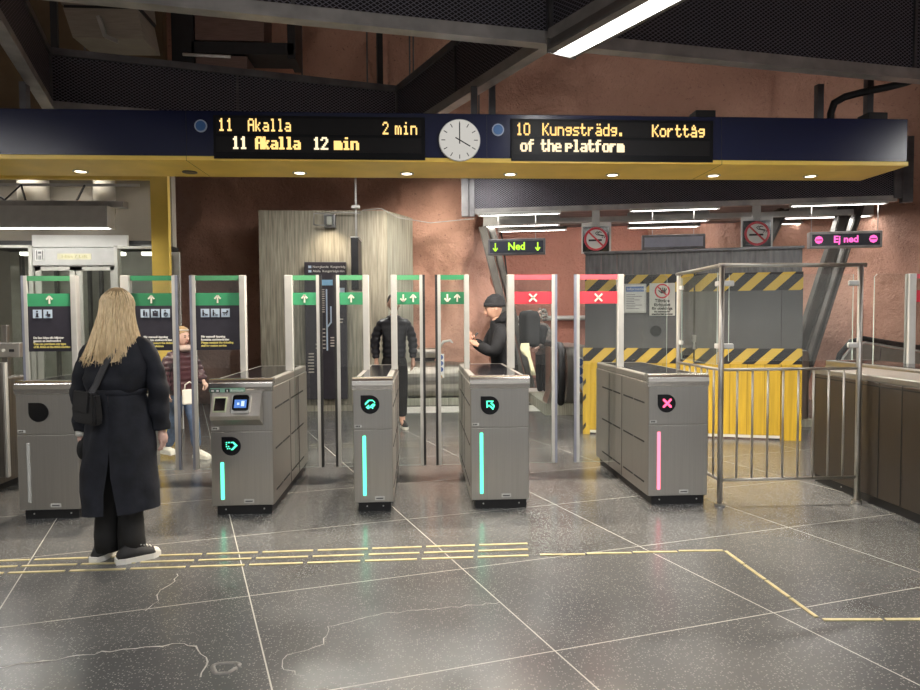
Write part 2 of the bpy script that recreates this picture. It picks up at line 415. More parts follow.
struct(B('wall_far', rock_flat, None, (.9, 7.5, 16.8, 17.1, -.1, 6.0)), label='flat brick-red wall beyond the escalators')
struct(B('wall_left', beige_wall, None, (-6.6, -6.4, -3, 13, 0, 7)))
struct(B('wall_lift', beige_wall, None, (-6.5, -3.30, 9.3, 9.45, 2.45, 3.6)), label='beige painted wall above the lift doors')
struct(B('wall_service', brown_wall, None, (-6.5, -3.42, 9.46, 9.6, 3.5, 7)), label='brown painted wall above the lift')
# vaulted ceiling
bm = bmesh.new(); rows = []
for j in range(45):
    row = []
    for i in range(50):
        x = -7+17*i/49; y = -3+16.5*j/44
        z = 6.9-.03*(x-.5)**2+NZ.fractal(Vector((x*.5, y*.5, 3)), 1.0, 2.1, 4)*.5
        row.append(bm.verts.new((x, y, z)))
    rows.append(row)
for a, b in zip(rows, rows[1:]):
    for i in range(49): bm.faces.new((a[i], b[i], b[i+1], a[i+1])).smooth = True
me = bpy.data.meshes.new('ceiling'); bm.to_mesh(me); bm.free(); me.materials.append(rock)
o = bpy.data.objects.new('ceiling', me); COL.objects.link(o); struct(o, label='dark red-brown rock vault')
# yellow portal of the lift
struct(B('trim_1', yellow, None, (-3.185, -2.985, 8.28, 8.36, 0, 3.19), (-5.6, -2.985, 8.28, 8.36, 3.19, 3.45)), label='yellow portal frame around the lift front')
# pale floor bands beyond the gates
struct(B('floor_plate', plate_m, None, (1.26, 3.4, 11.75, 14.2, .0, .012)), label='pale ribbed landing plate before the escalators')
struct(B('floor_band', kerb_m, None, (-.25, 3.3, 10.75, 11.45, .0, .008)), label='white floor band in front of the escalators')
# floor inlays: pale filler cracks
def ribbon(name, pts, w, label):
    m = MB(); P = [Vector((x, y, .0025)) for x, y in pts]; Q = []
    for a, b in zip(P, P[1:]):
        n = max(2, int((b-a).length/.035))
        for k in range(n): Q.append(a.lerp(b, k/n))
    Q.append(P[-1]); rnd = random.Random(len(Q))
    Q = [q+Vector((rnd.uniform(-.012, .012), rnd.uniform(-.012, .012), 0)) for q in Q]
    L_, R_ = [], []
    for i, q in enumerate(Q):
        t = (Q[min(i+1, len(Q)-1)]-Q[max(0, i-1)]).normalized(); n = Vector((-t.y, t.x, 0))*w*rnd.uniform(.35, 1.1)
        L_.append(m.bm.verts.new(q+n)); R_.append(m.bm.verts.new(q-n))
    for i in range(len(Q)-1): m.bm.faces.new((L_[i], R_[i], R_[i+1], L_[i+1]))
    return struct(m.build(name, crack_m), label=label)
ribbon('floor_crack', [(-1.95, 2.98), (-1.35, 3.135), (-1.12, 3.165), (-1.04, 3.14), (-.95, 2.99), (-.94, 2.86)], .005, 'pale repaired crack running along the floor at the lower left')
ribbon('floor_crack', [(-.50, 2.83), (-.62, 2.92), (-.60, 3.02), (-.47, 3.12), (-.46, 3.29), (-.30, 3.37), (-.195, 3.418), (.42, 3.506)], .003, 'faint pale crack curving over the floor slab in front of the narrow gate')
ribbon('floor_crack', [(-1.45, 4.05), (-1.43, 3.9), (-1.47, 3.78), (-1.42, 3.66), (-1.43, 3.55)], .003, 'short pale crack in the floor behind the walking woman')
m = MB(); m.tube([(-.86+(.05+.012*math.sin(3*a))*math.cos(a), 2.93+(.055+.012*math.cos(2*a))*math.sin(a), -.008) for a in [2*PI*k/28 for k in range(29)]], .014, 8); struct(m.build('floor_stain', stain_m), label='round pale stain on the floor at the lower left')
# brass guide strips let into the floor
ordn = ['first', 'second', 'third', 'fourth', 'fifth', 'sixth', 'seventh', 'eighth', 'ninth', 'tenth', 'eleventh', 'twelfth', 'thirteenth', 'fourteenth']
strip_me = None
def strip(x0, y0, x1, y1, label, group):
    m = MB(); m.bar((0, 0, .002), (x1-x0, y1-y0, .002), .022, .006)
    tag(m.build('guide_strip', brass, loc=(x0, y0, 0)), label, 'floor strip', group)
for nm, yl, yr, off in (('far', 4.365, 4.425, 0), ('middle', 4.255, 4.312, .03), ('near', 4.145, 4.20, -.03)):
    xe = .712-{'far': 0, 'middle': .015, 'near': .03}[nm]; k = 0; n = 11
    for k in range(n):
        x1 = xe-k*.355; x0 = x1-.325
        f = lambda x: yl+(yr-yl)*(x+2.6)/3.3
        strip(x0, f(x0), x1, f(x1), f'brass guide strip in the {nm} row of the floor strips, {ordn[k]} from its right end', 'brass guide strips in three rows')
for k in range(4):
    x0 = .76+k*.302; strip(x0, 4.205, min(x0+.285, 1.97), 4.192, f'single brass guide strip right of the triple rows, {ordn[k]} along towards the fence', 'single line of brass guide strips')
for k in range(4):
    t0, t1 = k/4, (k+.93)/4; strip(1.965+.02*t0, 4.18-.98*t0, 1.965+.02*t1, 4.18-.98*t1, f'brass guide strip in the slanting line below the fence, {ordn[k]} from its far end', 'slanting line of brass guide strips')
for k in range(3):
    strip(2.0+.31*k, 3.185-.02*k, 2.29+.31*k, 3.165-.02*k, f'brass guide strip in the short line at the right edge, {ordn[k]} from the corner', 'short line of brass guide strips at the right')
# ------------------------------------------------------------------ concrete slab with the line map
pl = thing('concrete_slab', 'tall board-marked concrete slab standing before the rock wall', 'pillar', (-1.56, 11.2, 0)); pl['kind'] = 'structure'
m = MB(); m.prism([(-1.04, 0), (1.04, 0), (1.45, .8), (1.45, 1.0), (-1.04, 1.0)], 0, 3.29, axis='Z'); m.build('slab', concrete, pl)
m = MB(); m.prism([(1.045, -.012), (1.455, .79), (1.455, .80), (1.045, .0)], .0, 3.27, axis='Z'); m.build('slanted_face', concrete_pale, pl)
B('base_ledge', concrete, pl, (-1.07, 1.06, -.10, .02, 0, .10))
mp = thing('line_map', 'tall dark line map board on the concrete slab', 'map', (-1.52, 11.1, 0))
B('board', mat('map_board', (.035, .03, .04), .35, var=.1), mp, (-.335, .335, -.03, .07, .2, 2.44), bev=.008)
lettering('Norrgående  Kungsträdg.', .052, white, mp, (-.2, -.035, 2.36), name='title_text'); lettering('Akalla  Kungsträdgården', .052, white, mp, (-.2, -.035, 2.29), name='title_text')
[B('title_mark', picto, mp, (-.27, -.22, -.036, -.03, z, z+.04)) for z in (2.34, 2.27)]
B('header_bar', mat('map_header', (.25, .48, .70), .4), mp, (-.1, .12, -.036, -.03, 2.06, 2.15))
B('blue_badge', picto, mp, (.19, .31, -.036, -.03, 1.9, 2.02))
B('route_line', picto, mp, (.005, .03, -.038, -.03, 1.0, 2.0)); m = MB(); m.bar((.02, -.034, 1.38), (.085, -.034, 1.46), .006, .025); m.bar((.085, -.034, 1.45), (.085, -.034, 1.72), .006, .025); m.build('branch_line', picto, mp)
rr = random.Random(2)
names_m = MB()
for k in range(11): names_m.box(-.12-rr.random()*.03, -.015, -.037, -.03, 2.0-k*.036-.018, 2.0-k*.036)
for k in range(6): names_m.box(-.12-rr.random()*.05, -.01, -.037, -.03, 1.36-k*.062-.02, 1.36-k*.062)
for k in range(7): names_m.box(-.30+rr.random()*.03, -.2, -.037, -.03, .96-k*.05-.02, .96-k*.05)
for k in range(4): names_m.box(.07, .13+rr.random()*.1, -.037, -.03, 1.22-k*.045-.02, 1.22-k*.045)
for k in range(2): names_m.box(.19, .27+rr.random()*.05, -.037, -.03, 1.52-k*.05-.02, 1.52-k*.05)
names_m.build('station_names', mat('map_print', (.55, .5, .45), .5), mp)
ws = thing('wall_spotlight', 'square glass spotlight box on a conduit at the top of the concrete slab', 'lamp', (-1.44, 11.1, 3.1))
B('lamp_box', glass_lift, ws, (-.07, .07, -.09, -.01, -.08, .09), bev=.01); B('reflector', lamp_body, ws, (-.04, .04, -.07, -.02, -.06, .07), bev=.008); m = MB(); m.tube([(-.25, -.02, -.06), (-.25, -.02, .12), (.2, -.02, .14), (.5, -.02, .13)], .01, 6); m.tube([(-.25, -.02, -.06), (-.07, -.02, -.07)], .01, 6); m.build('conduit', frame_pale, ws); L_ = bpy.data.lights.new('wall_bulb', 'SPOT'); L_.energy = 32; L_.color = (1, .84, .62); L_.spot_size = math.radians(120); L_.spot_blend = 1; L_.shadow_soft_size = .04; lo = bpy.data.objects.new('wall_bulb', L_); COL.objects.link(lo); lo.parent = ws; lo.location = (0, -.22, -.1); lo.rotation_euler = (math.radians(28), 0, 0); B('back_plate', frame_grey, ws, (-.09, .09, -.02, .1, -.1, .11))
hs = thing('hanging_sign', 'narrow black hanging sign seen edge-on before the concrete slab', 'sign', (-.96, 10.5, 2.35))
B('sign_case', black, hs, (-.055, .055, -.3, .3, -.4, .385), bev=.01); B('top_trim', white, hs, (-.06, .06, -.3, .3, .385, .397)); m = MB(); m.tube([(0, 0, .39), (0, 0, 1.6)], .016, 8); m.box(-.06, .06, -.06, .06, .86, .9); m.build('hanger', alu, hs)
m = MB(); m.tube([(-.9, 10.9, 3.25), (-.6, 11.05, 3.30), (-.35, 11.2, 3.18), (.2, 11.4, 3.12), (.9, 10.9, 3.12)], .008, 6); tag(m.build('wall_cable', frame_pale), 'thin pale cable slung from the concrete slab to the canopy', 'cable')
# ------------------------------------------------------------------ fare gates
Y0, Y1, YP = 5.26, 6.86, 6.173
def arrow_mb(m, cx, z, s, up=True, y=-.004):
    """chevron arrow lying in xz"""
    d = 1 if up else -1; w = .0095*s/.06
    m.bar((cx, y, z-d*s*.85), (cx, y, z+d*s*.75), .003, w*2)
    for k in (-1, 1): m.bar((cx+k*s*.62, y, z+d*s*.05), (cx, y, z+d*s*.78), .003, w*2)
def cross_mb(m, cx, z, s, y=-.004, w=.018):
    m.bar((cx-s, y, z-s), (cx+s, y, z+s), .003, w); m.bar((cx-s, y, z+s), (cx+s, y, z-s), .003, w)
def picts(m_bg, m_fg, x, z, kind, s=.075):
    m_bg.box(x, x+s, -.0055, -.003, z, z+s)
    def b(x0, x1, z0, z1): m_fg.box(x+x0*s, x+x1*s, -.008, -.0055, z+z0*s, z+z1*s)
    if kind == 'i': b(.38, .62, .12, .6); b(.40, .60, .7, .88); b(.3, .7, .1, .2)
    elif kind == 'hand': b(.45, .8, .15, .5); b(.4, .55, .4, .8); b(.25, .45, .3, .42)
    elif kind == 'pair': b(.3, .5, .2, .68); m_fg.cyl((x+.4*s, -.007, z+.78*s), .09*s, .003, 'Y', 10); b(.62, .74, .15, .5); m_fg.cyl((x+.68*s, -.007, z+.58*s), .07*s, .003, 'Y', 10)
    elif kind == 'group': b(.2, .8, .15, .55); [m_fg.cyl((x+q*s, -.007, z+(.66+.08*(i % 2))*s), .11*s, .003, 'Y', 10) for i, q in enumerate((.28, .5, .72))]
    elif kind == 'chair': m_fg.ring((x+.52*s, -.007, z+.35*s), .24*s, .17*s, .003, seg=16); b(.4, .5, .35, .7); m_fg.cyl((x+.45*s, -.007, z+.82*s), .08*s, .003, 'Y', 10); b(.45, .75, .42, .5)
    elif kind in ('bag', 'dog'): b(.2, .38, .15, .68); m_fg.cyl((x+.29*s, -.007, z+.78*s), .09*s, .003, 'Y', 10); b(.5, .82, .2, .38 if kind == 'bag' else .32); b(.38, .55, .42, .5)
    elif kind == 'pram': b(.25, .75, .42, .58); b(.62, .82, .58, .8); b(.15, .3, .5, .6); m_fg.cyl((x+.35*s, -.007, z+.28*s), .07*s, .003, 'Y', 10); m_fg.cyl((x+.65*s, -.007, z+.28*s), .07*s, .003, 'Y', 10)
def dots(rows, px, pz, m, dx=.86, dz=.86, y=0, x0=0, z0=0, t=.004):
    for r, row in enumerate(rows):
        for c, ch in enumerate(row):
            if ch == '#': m.box(x0+c*px-px*dx/2, x0+c*px+px*dx/2, y-t, y, z0-r*pz-pz*dz/2, z0-r*pz+pz*dz/2)
ARROWS = {
 'split': ['.......##', '#.#.#...##'[:9], '.........', '#.#...#..', '.......##'],
}
ICON = {
 # dot patterns of the lit pictograms
 'right': ['#.##.###...', '.......##..', '#.......##.', '.........##', '#.#.....##.', '.......##..', '.#.#..##...', '.....##....'],
 'swap': ['...#####...', '..##....#..', '.##......#.', '##.........', '#......###.', '...#..####.', '..##.#.##..', '.#######...', '..##...#...'],
 'upleft': ['#######.', '#....#..', '#...#...', '#....##.', '#.#...##', '##.##..#', '#...##.#', '.....##.', '......#.'],
 'cross': ['##.....##', '###...###', '.###.###.', '..#####..', '...###...', '..#####..', '.###.###.', '###...###', '##.....##'],
}
def gate(label, xl, xr, ind, strip_m, leaves, reader=False, group='fare gates in the row', ind_pos=None, strip_z=None, glass_right=None, glass_left=None):
    xc = (xl+xr)/2; hw = (xr-xl)/2; D = Y1-Y0
    g = thing('fare_gate', label, 'ticket gate', (xc, Y0, 0), 0, group)
    B('plinth', black, g, (-hw+.035, hw-.02, .025, D-.03, 0, .075))
    m = MB(); [m.cyl((x, .024, .04), .006, .006, 'Y', 8) for x in (-hw+.1, hw-.08)]; m.build('plinth_screw', lamp_body, g)
    m = MB(); m.box(-hw, hw, .012, D, .073, .99, bev=.006); m.build('body', steel_dark if False else steel, g)
    m = MB(); m.box(-hw+.003, hw-.003, 0, .02, .075, .648, bev=.003); fp = m.build('front_door', steel, g)
    m = MB(); m.box(-hw+.003, hw-.003, 0, .02, .655, .975, bev=.003); up = m.build('front_panel', steel, g)
    # rounded polished cap along the front top edge
    prof = [(.09, 1.06)]+[(.035+.045*math.cos(a), 1.018+.045*math.sin(a)) for a in [PI*(.5+.5*k/8) for k in range(9)]]+[(-.012, 1.0), (-.004, .962), (.03, .962), (.03, 1.0), (.09, 1.02)]
    m = MB(); m.prism(prof, -hw-.004, hw+.004, axis='X'); m.build('front_cap', steel_cap, g)
    m = MB(); m.box(-hw+.004, hw-.004, .085, D-.005, .99, 1.05, bev=.012); m.build('top_cover', steel, g)
    m = MB(); m.box(-hw+.05, hw-.05, .14, D-.12, 1.05, 1.054); m.build('top_window', black_gloss, g)
    # dark slots and seams on the sides
    for sx in (-hw-.0015, hw+.0015):
        m = MB()
        for z in (.82, .50, .17):
            for (a, b) in ((.10, .36), (.39, .66), (.76, .98), (1.02, 1.36)):
                m.box(sx-.0015, sx+.0015, a, b, z-.007, z+.007)
        for yy in (.71, 1.12):
            m.box(sx-.001, sx+.001, yy-.003, yy+.003, .08, .98)
        m.build('side_slots', black, g)
    # round screen with one square corner
    par = up; ix, iz = (ind_pos if ind_pos else (-.07, .84)); r = .073
    if iz < .65: par = fp
    poly = [(ix-r, iz+r)]+[(ix+r*math.cos(a), iz+r*math.sin(a)) for a in [PI/2-k*(1.5*PI)/30 for k in range(31)]]
    m = MB(); m.prism(poly, -.006, .002); sc = m.build('indicator', black_gloss, par)
    if ind:
        rows = ICON[ind]; m = MB(); pw = .0078
        dots(rows, pw, pw, m, 1.0, 1.0, y=-.006, x0=ix+.004-pw*(len(rows[0])-1)/2, z0=iz+.002+pw*(len(rows)-1)/2, t=.002)
        m.build('lit_symbol', led_red if ind == 'cross' else led_green, sc)
    z0, z1 = strip_z or (.13, .602); sx = -hw+.085
    m = MB(); m.box(sx-.013, sx+.013, -.006, .002, z0, z1, bev=.0055); m.build('light_strip', strip_m, fp)
    m = MB(); m.box(.01, .085, -.003, .001, .094, .122); lp = m.build('maker_plate', paper, fp)
    m = MB(); m.box(.02, .075, -.0045, -.003, .103, .112); m.build('plate_print', frame_grey, lp)
    m = MB(); m.box(-hw+.012, -hw+.066, -.003, .001, .668, .689); ip = m.build('number_plate', paper, up)
    m = MB(); [m.box(-hw+.02+k*.012, -hw+.028+k*.012, -.0045, -.003, .673, .684) for k in range(3)]; m.build('plate_print', black, ip)
    if reader:
        m = MB(); x0, x1 = -hw+.035, hw-.07
        poly = [(-.002, .965), (-.04, .955), (-.125, .79), (-.115, .76), (-.002, .70)]
        m.prism(poly, x0, x1, axis='X'); hd = m.build('reader_housing', steel, g)
        tilt = Matrix.Translation((0, -.083, .872)) @ Matrix.Rotation(math.radians(-27), 4, 'X')
        def onface(name, mt, parent, fn):
            mm = MB(); fn(mm); mm.bm.transform(tilt); return mm.build(name, mt, parent)
        sr = onface('scanner_window', mat('scanner_rim', (.55, .62, .42), .4), hd, lambda q: q.box(-.185, -.085, -.006, .004, -.062, .062, bev=.005))
        onface('scanner_glass', black_gloss, sr, lambda q: q.box(-.175, -.095, -.009, -.004, -.05, .05))
        cr = onface('card_reader', lamp_body, hd, lambda q: q.box(-.05, .095, -.018, .004, -.078, .078, bev=.02))
        rim = onface('reader_face', black_gloss, cr, lambda q: q.box(-.035, .085, -.025, -.016, -.058, .066, bev=.018))
        onface('reader_screen', screen_blue, rim, lambda q: q.box(-.022, .068, -.027, -.0245, -.035, .03))
        onface('screen_glyph', emitmat('screen_glyph', (.75, .9, 1), 1.6), rim, lambda q: (q.box(.03, .052, -.029, -.027, -.022, .018), q.box(.0, .015, -.029, -.027, -.012, .005)))
        st = MB(); st.box(-hw+.01, -hw+.27, -.017, -.006, .955, .99); s_ = st.build('payment_sticker', mat('mint_sticker', (.30, .55, .42), .5), g)
        st = MB(); [st.box(-hw+a, -hw+b, -.0185, -.016, .958, .986) for a, b in ((.013, .045), (.05, .083), (.122, .157))]; st.build('sticker_icons', black, s_)
        st = MB(); [st.box(-hw+a, -hw+b, -.02, -.018, .964, .98) for a, b in ((.019, .039), (.057, .076), (.134, .145))]; st.build('icon_marks', white, s_)
        lettering('Kortläsare', .028, white, s_, (-hw+.165, -.018, .972), name='sticker_print', sx=.8)
    yp = YP-Y0
    for lf in leaves:
        side, px0, px1, xe, sign, grn = lf   # post from px0..px1, glass edge at xe
        a, b, e = px0-xc, px1-xc, xe-xc
        m = MB(); m.box(a, b, yp-.035, yp+.035, 1.05, 1.915, bev=.006); m.build('gate_post', alu, g)
        lo, hi = (min(e, a), max(e, b)); gl0, gl1 = (e, a) if e < a else (b, e)
        lv = pane('glass_leaf', g, box=(gl0, gl1, yp-.006, yp+.006, .165, 1.913))
        sd = 1 if e < a else -1      # inward direction from the free edge
        m = MB(); m.box(min(e, e+sd*.022), max(e, e+sd*.022), yp-.014, yp+.014, .163, 1.915); m.build('edge_seal', rubber if sign in ('up', 'both') and grn != 'dark0' else alu_blue, lv)
        m = MB(); m.box(min(e+sd*.022, e+sd*.05), max(e+sd*.022, e+sd*.05), yp-.013, yp+.013, .163, 1.915); m.build('edge_profile', alu, lv)
        s0, s1 = (gl0+.05, gl1) if sd > 0 else (gl0, gl1-.05)
        f1, f2 = ((green_top, green) if grn == 'g' else (green_d, green_d)) if sign != 'no' else (red_top, red)
        def film(name, mt, z0, z1):
            mm = MB(); mm.box(s0, s1, yp-.0085, yp-.0062, z0, z1); return mm.build(name, mt, lv)
        film('top_band', f1, 1.868, 1.912)
        film('sign_band', f2, 1.645, 1.757)
        cx = (s0+s1)/2; m = MB()
        if sign.startswith('up'): arrow_mb(m, cx, 1.702, .042, True, yp-.0105)
        elif sign == 'both': arrow_mb(m, cx-.045, 1.702, .042, False, yp-.0105); arrow_mb(m, cx+.045, 1.702, .042, True, yp-.0105)
        else: cross_mb(m, cx, 1.701, .035, yp-.0105, .016)
        m.build('arrow_mark' if sign != 'no' else 'cross_mark', cream, lv)
        if sign.startswith('up_'):
            pan = film('info_panel', panel_dark, 1.245, 1.645)
            mb, mf = MB(), MB()
            kinds = {'up_info': ['i', 'hand'], 'up_wide': ['pair', 'group', 'chair'], 'up_pram': ['bag', 'dog', 'pram']}[sign]
            st = s0+(.045 if sign != 'up_wide' else .085)
            for k, kd in enumerate(kinds): picts(mb, mf, st+k*.09, 1.54, kd)
            for q in (mb, mf): q.bm.transform(Matrix.Translation((0, yp-.006, 0)))
            pb = mb.build('pictograms', picto, pan); mf.build('pictogram_figures', panel_dark, pb)
            T = {'up_info': ('Du kan köpa alla biljetter', 'genom en stationsvärd', 'You can purchase any type', 'of SL ticket at the ticket machine'),
                 'up_wide': ('För manuell öppning', 'kontakta stationsvärden', 'Please contact the ticketing', 'staff for assistance'),
                 'up_pram': ('För manuell öppning', 'kontakta stationsvärden', 'Please contact the ticketing', 'staff for custom service')}[sign]
            tx = st-.002 if sign != 'up_wide' else st+.02
            for k, t_ in enumerate(T):
                lettering(t_, .026, white if k < 2 else yel_txt, pan, (tx, yp-.0105, 1.365-k*.027), name='white_text' if k < 2 else 'yellow_text', sx=.98 if k != 3 else .9, offset=.0012)
    if glass_right:
        b = glass_right[0]-xc; e = glass_right[1]-xc
        pane('side_glass', g, prism=([(b, 1.05), (e, 1.05), (e, 1.885), (e-.028, 1.913), (b, 1.913)], yp-.006, yp+.006))
    if glass_left:
        e = glass_left[0]-xc; b = glass_left[1]-xc
        pane('side_glass', g, prism=([(e, 1.0), (b, 1.0), (b, 1.913), (e+.028, 1.913), (e, 1.885)], yp-.006, yp+.006))
    return g
gate('steel fare gate at the left beside the woman, with an unlit screen and unlit strip', -3.057, -2.603, None, strip_off,
     [(-1, -3.074, -3.022, -3.502, 'up_info', 'g'), (1, -2.643, -2.565, -2.155, 'up_wide', 'dark0')], ind_pos=(-.058, .823), strip_z=(.133, .592))
gate('steel fare gate with a sloped card reader and blue screen on its front', -1.616, -1.142, 'right', strip_green,
     [(-1, -1.61, -1.557, -2.05, 'up_pram', 'g'), (1, -1.21, -1.139, -.88, 'up', 'g')], reader=True, ind_pos=(-.08, .54), strip_z=(.124, .415))
gate('narrowest steel fare gate, a green curled arrow on its screen', -.523, -.216, 'swap', strip_green,
     [(-1, -.51, -.456, -.772, 'up', 'g'), (1, -.257, -.202, .053, 'both', 'g')], ind_pos=(-.02, .848), strip_z=(.131, .603))
gate('steel fare gate with a green arrow pointing up and left on its screen', .397, .863, 'upleft', strip_green,
     [(-1, .411, .457, .145, 'both', 'dark'), (1, .808, .873, 1.274, 'no', 'r')], ind_pos=(-.08, .828), strip_z=(.126, .612))
gate('steel fare gate with a red cross and a pink light strip', 1.827, 2.315, 'cross', strip_pink,
     [(-1, 1.839, 1.896, 1.434, 'no', 'r')], ind_pos=(-.098, .824), strip_z=(.127, .596), glass_right=(1.896, 2.314))
gate('steel fare gate at the right edge, mostly behind the dark brown cabinet', 4.28, 4.78, None, strip_off,
     [(1, 4.657, 4.727, 5.15, 'no', 'r')], glass_left=(4.329, 4.657))
# part of the gate cut by the left edge: only its frame edge and leaf show
g0 = thing('fare_gate', 'dark edge of a fare gate cut off at the left side', 'ticket gate', (-3.72, Y0+.1, 0), 0, 'fare gates in the row')
B('body', steel_dark, g0, (-.45, -.02, 0, 1.3, .06, 1.0), bev=.01); B('plinth', black, g0, (-.43, -.05, .02, 1.25, 0, .06)); m = MB(); m.box(-.02, .05, .78, .84, .13, 1.15, bev=.006); m.build('leaf_edge', steel_dark, g0); m = MB(); m.box(.05, .066, .79, .83, .13, 1.15); m.build('edge_profile', alu, g0); m = MB(); m.box(-.012, .012, .0, .02, .1, .9); m.build('front_trim', black, g0)
cb = thing('brown_cabinet', 'long dark brown steel cabinet running along the right side', 'cabinet', (3.83, 5.0, 0))
m = MB(); m.box(-.23, .23, -1.9, .96, .075, .99, bev=.006); m.build('body', steel_brown, cb)
B('plinth', black, cb, (-.2, .21, -1.88, .94, 0, .075)); m = MB(); m.box(-.235, .235, -1.9, .965, .99, 1.045, bev=.012); m.build('top_cover', steel, cb); m = MB(); [m.box(-.233, -.2305, y-.003, y+.003, .08, .99) for y in (.3, .05, -.2, -.5, -.9, -1.3)]; m.build('side_seams', black, cb); m = MB(); m.box(-.234, -.2295, -1.89, .95, .955, .965); m.build('top_groove', black, cb); m = MB(); m.cyl((-.2, .55, .04), .006, .008, 'X', 8); m.build('plinth_screw', lamp_body, cb)
rd = thing('ticket_reader', 'small steel reader box on the glass at the left edge', 'card reader', (-3.80, 6.5, 1.18))
m = MB(); m.box(-.2, .095, -.03, .05, 0, .135, bev=.008); m.build('case', steel, rd); B('slot', black, rd, (-.0, .045, -.034, -.028, .05, .075)); m = MB(); m.cyl((-.05, -.031, .065), .016, .006, 'Y', 16); m.build('button', lamp_body, rd); m = MB(); m.box(-.12, -.06, .05, .1, -1.18, .3, bev=.01); m.build('stand', steel_dark, rd)
# ------------------------------------------------------------------ corner fence with glass
fe = thing('corner_fence', 'steel tube fence with vertical bars and clamped glass panels', 'fence', (2.40, 5.22, 0))
def pipe(name, *segs, r=.019, mt=None):
    m = MB()
    for s in segs: m.tube(s, r, 12)
    return m.build(name, mt or chrome, fe)
pipe('post', [(0, 0, 0), (0, 0, 1.92)], r=.021); pipe('post', [(1.145, 0, 0), (1.145, 0, 1.92)], r=.021); pipe('post', [(-.012, .86, 0), (-.012, .86, 1.9)], r=.019)
pipe('top_rail', [(-.025, 0, 1.925), (1.19, 0, 1.925)], r=.016); pipe('top_rail', [(0, 0, 1.925), (-.012, .9, 1.91)], r=.016)
pipe('middle_rail', [(0, 0, 1.093), (1.145, 0, 1.093)], r=.012); pipe('middle_rail', [(0, 0, 1.093), (-.012, .86, 1.093)], r=.012)
pipe('bottom_rail', [(0, 0, .205), (1.145, 0, .205)], r=.013); pipe('bottom_rail', [(0, 0, .205), (-.012, .86, .205)], r=.013)
for k in range(8): pipe('bar', [(.135+k*.1265, 0, .205), (.135+k*.1265, 0, 1.093)], r=.0085)
for k in range(6): pipe('bar', [(-.002, .123+k*.123, .205), (-.002, .123+k*.123, 1.093)], r=.0085)
for x in (0, 1.145): m = MB(); m.cyl((x, 0, .008), .04, .016, 'Z', 20); m.build('foot_flange', chrome, fe)
pane('glass_panel', fe, box=(.06, 1.085, -.005, .005, 1.16, 1.85)); pane('glass_panel', fe, box=(-.011, -.001, .06, .80, 1.13, 1.87))
for x, s in ((0, 1), (1.145, -1)):
    for z in (1.28, 1.78): m = MB(); m.box(min(x+s*.01, x+s*.1), max(x+s*.01, x+s*.1), -.014, .014, z-.022, z+.022, bev=.01); m.build('glass_clamp', alu, fe)
for y in (.04, .80):
    for z in (1.28, 1.78): m = MB(); m.box(-.018, .006, y-.02, y+.05, z-.02, z+.02, bev=.006); m.build('glass_clamp', alu, fe)
# ------------------------------------------------------------------ yellow, grey and striped hoarding
ho = thing('hoarding', 'grey and yellow boarded hoarding with black hazard stripes around the works', 'barrier', (2.202, 8.572, 0), math.atan2(-.727, 2.41))
LH = 2.517
B('yellow_boards', yellow_worn, ho, (0, 2.28, 0, .06, .055, .93), bev=.003); B('yellow_boards', yellow_worn, ho, (2.29, LH, -.012, .06, .0, .93), bev=.003)
m = MB(); [m.box(x-.003, x+.003, -.002, .01, .056, .93) for x in [.2*k+.1 for k in range(11)]]; m.build('board_gaps', mat('gap_brown', (.2, .12, .01), .6), ho)
B('corner_post', yellow_worn, ho, (-.09, .0, -.02, .08, 0, .95)); m = MB(); [m.prism([(-.088, z), (-.05, z+.05), (-.05, z+.11), (-.088, z+.06)], -.023, -.019) for z in (.05, .42, .62)]; m.build('post_marks', black, ho)
B('lower_stripe', stripes, ho, (-.09, LH, -.006, .06, .93, 1.122)); B('upper_stripe', stripes, ho, (-.065, LH, -.006, .06, 1.83, 2.05))
B('grey_panel', grey_board, ho, (-.065, LH, 0, .06, 1.122, 1.83)); m = MB(); [m.box(x-.003, x+.003, -.003, .0, 1.122, 1.83) for x in (.36, 2.28)]; m.box(1.265, 1.285, -.009, 0, .95, 2.05); m.build('panel_joints', black, ho)
m = MB(); rr = random.Random(5)
for k in range(13):
    x = -.06+k*.198; m.box(x, x+.196, .03+rr.uniform(0, .012), .06, 2.05, 2.33)
m.build('upper_boards', grey_corr, ho)
B('top_rail', frame_grey, ho, (-.08, LH+.01, -.0, .09, 2.33, 2.36)); B('side_wall', grey_board, ho, (-.065, -.02, .06, 1.5, .05, 2.3), (LH-.05, LH, .06, 1.5, .05, 2.3)); B('sill_strip', kerb_m, ho, (0, 2.28, .0, .05, .02, .055))
m = MB(); m.cyl((.815, -.004, 1.338), .07, .01, 'Y', 30); m.build('round_hole', black, ho); m = MB(); m.box(1.25, 1.30, -.03, 0, 1.20, 1.29, bev=.006); m.box(1.262, 1.29, -.02, 0, 1.11, 1.2, bev=.004); m.build('lock', chrome, ho)
hrz = ho.rotation_euler[2]
def on_ho(x, y, z): 
    c, s = math.cos(hrz), math.sin(hrz); return (2.202+x*c-y*s, 8.572+x*s+y*c, z)
ns = thing('warning_sign', 'white no-entry sign with a hand in a red ring and black Swedish text', 'sign', on_ho(.89, -.012, 1.73), hrz)
m = MB(); m.box(-.155, .155, -.004, .003, -.2, .21, bev=.002); m.build('plate', mat('sign_white', (.66, .66, .61), .5, var=.02), ns)
m = MB(); m.ring((-.0, -.006, .11), .092, .074, .003); m.bar((-.058, -.006, .168), (.058, -.006, .052), .003, .018); m.build('red_ring', red, ns)
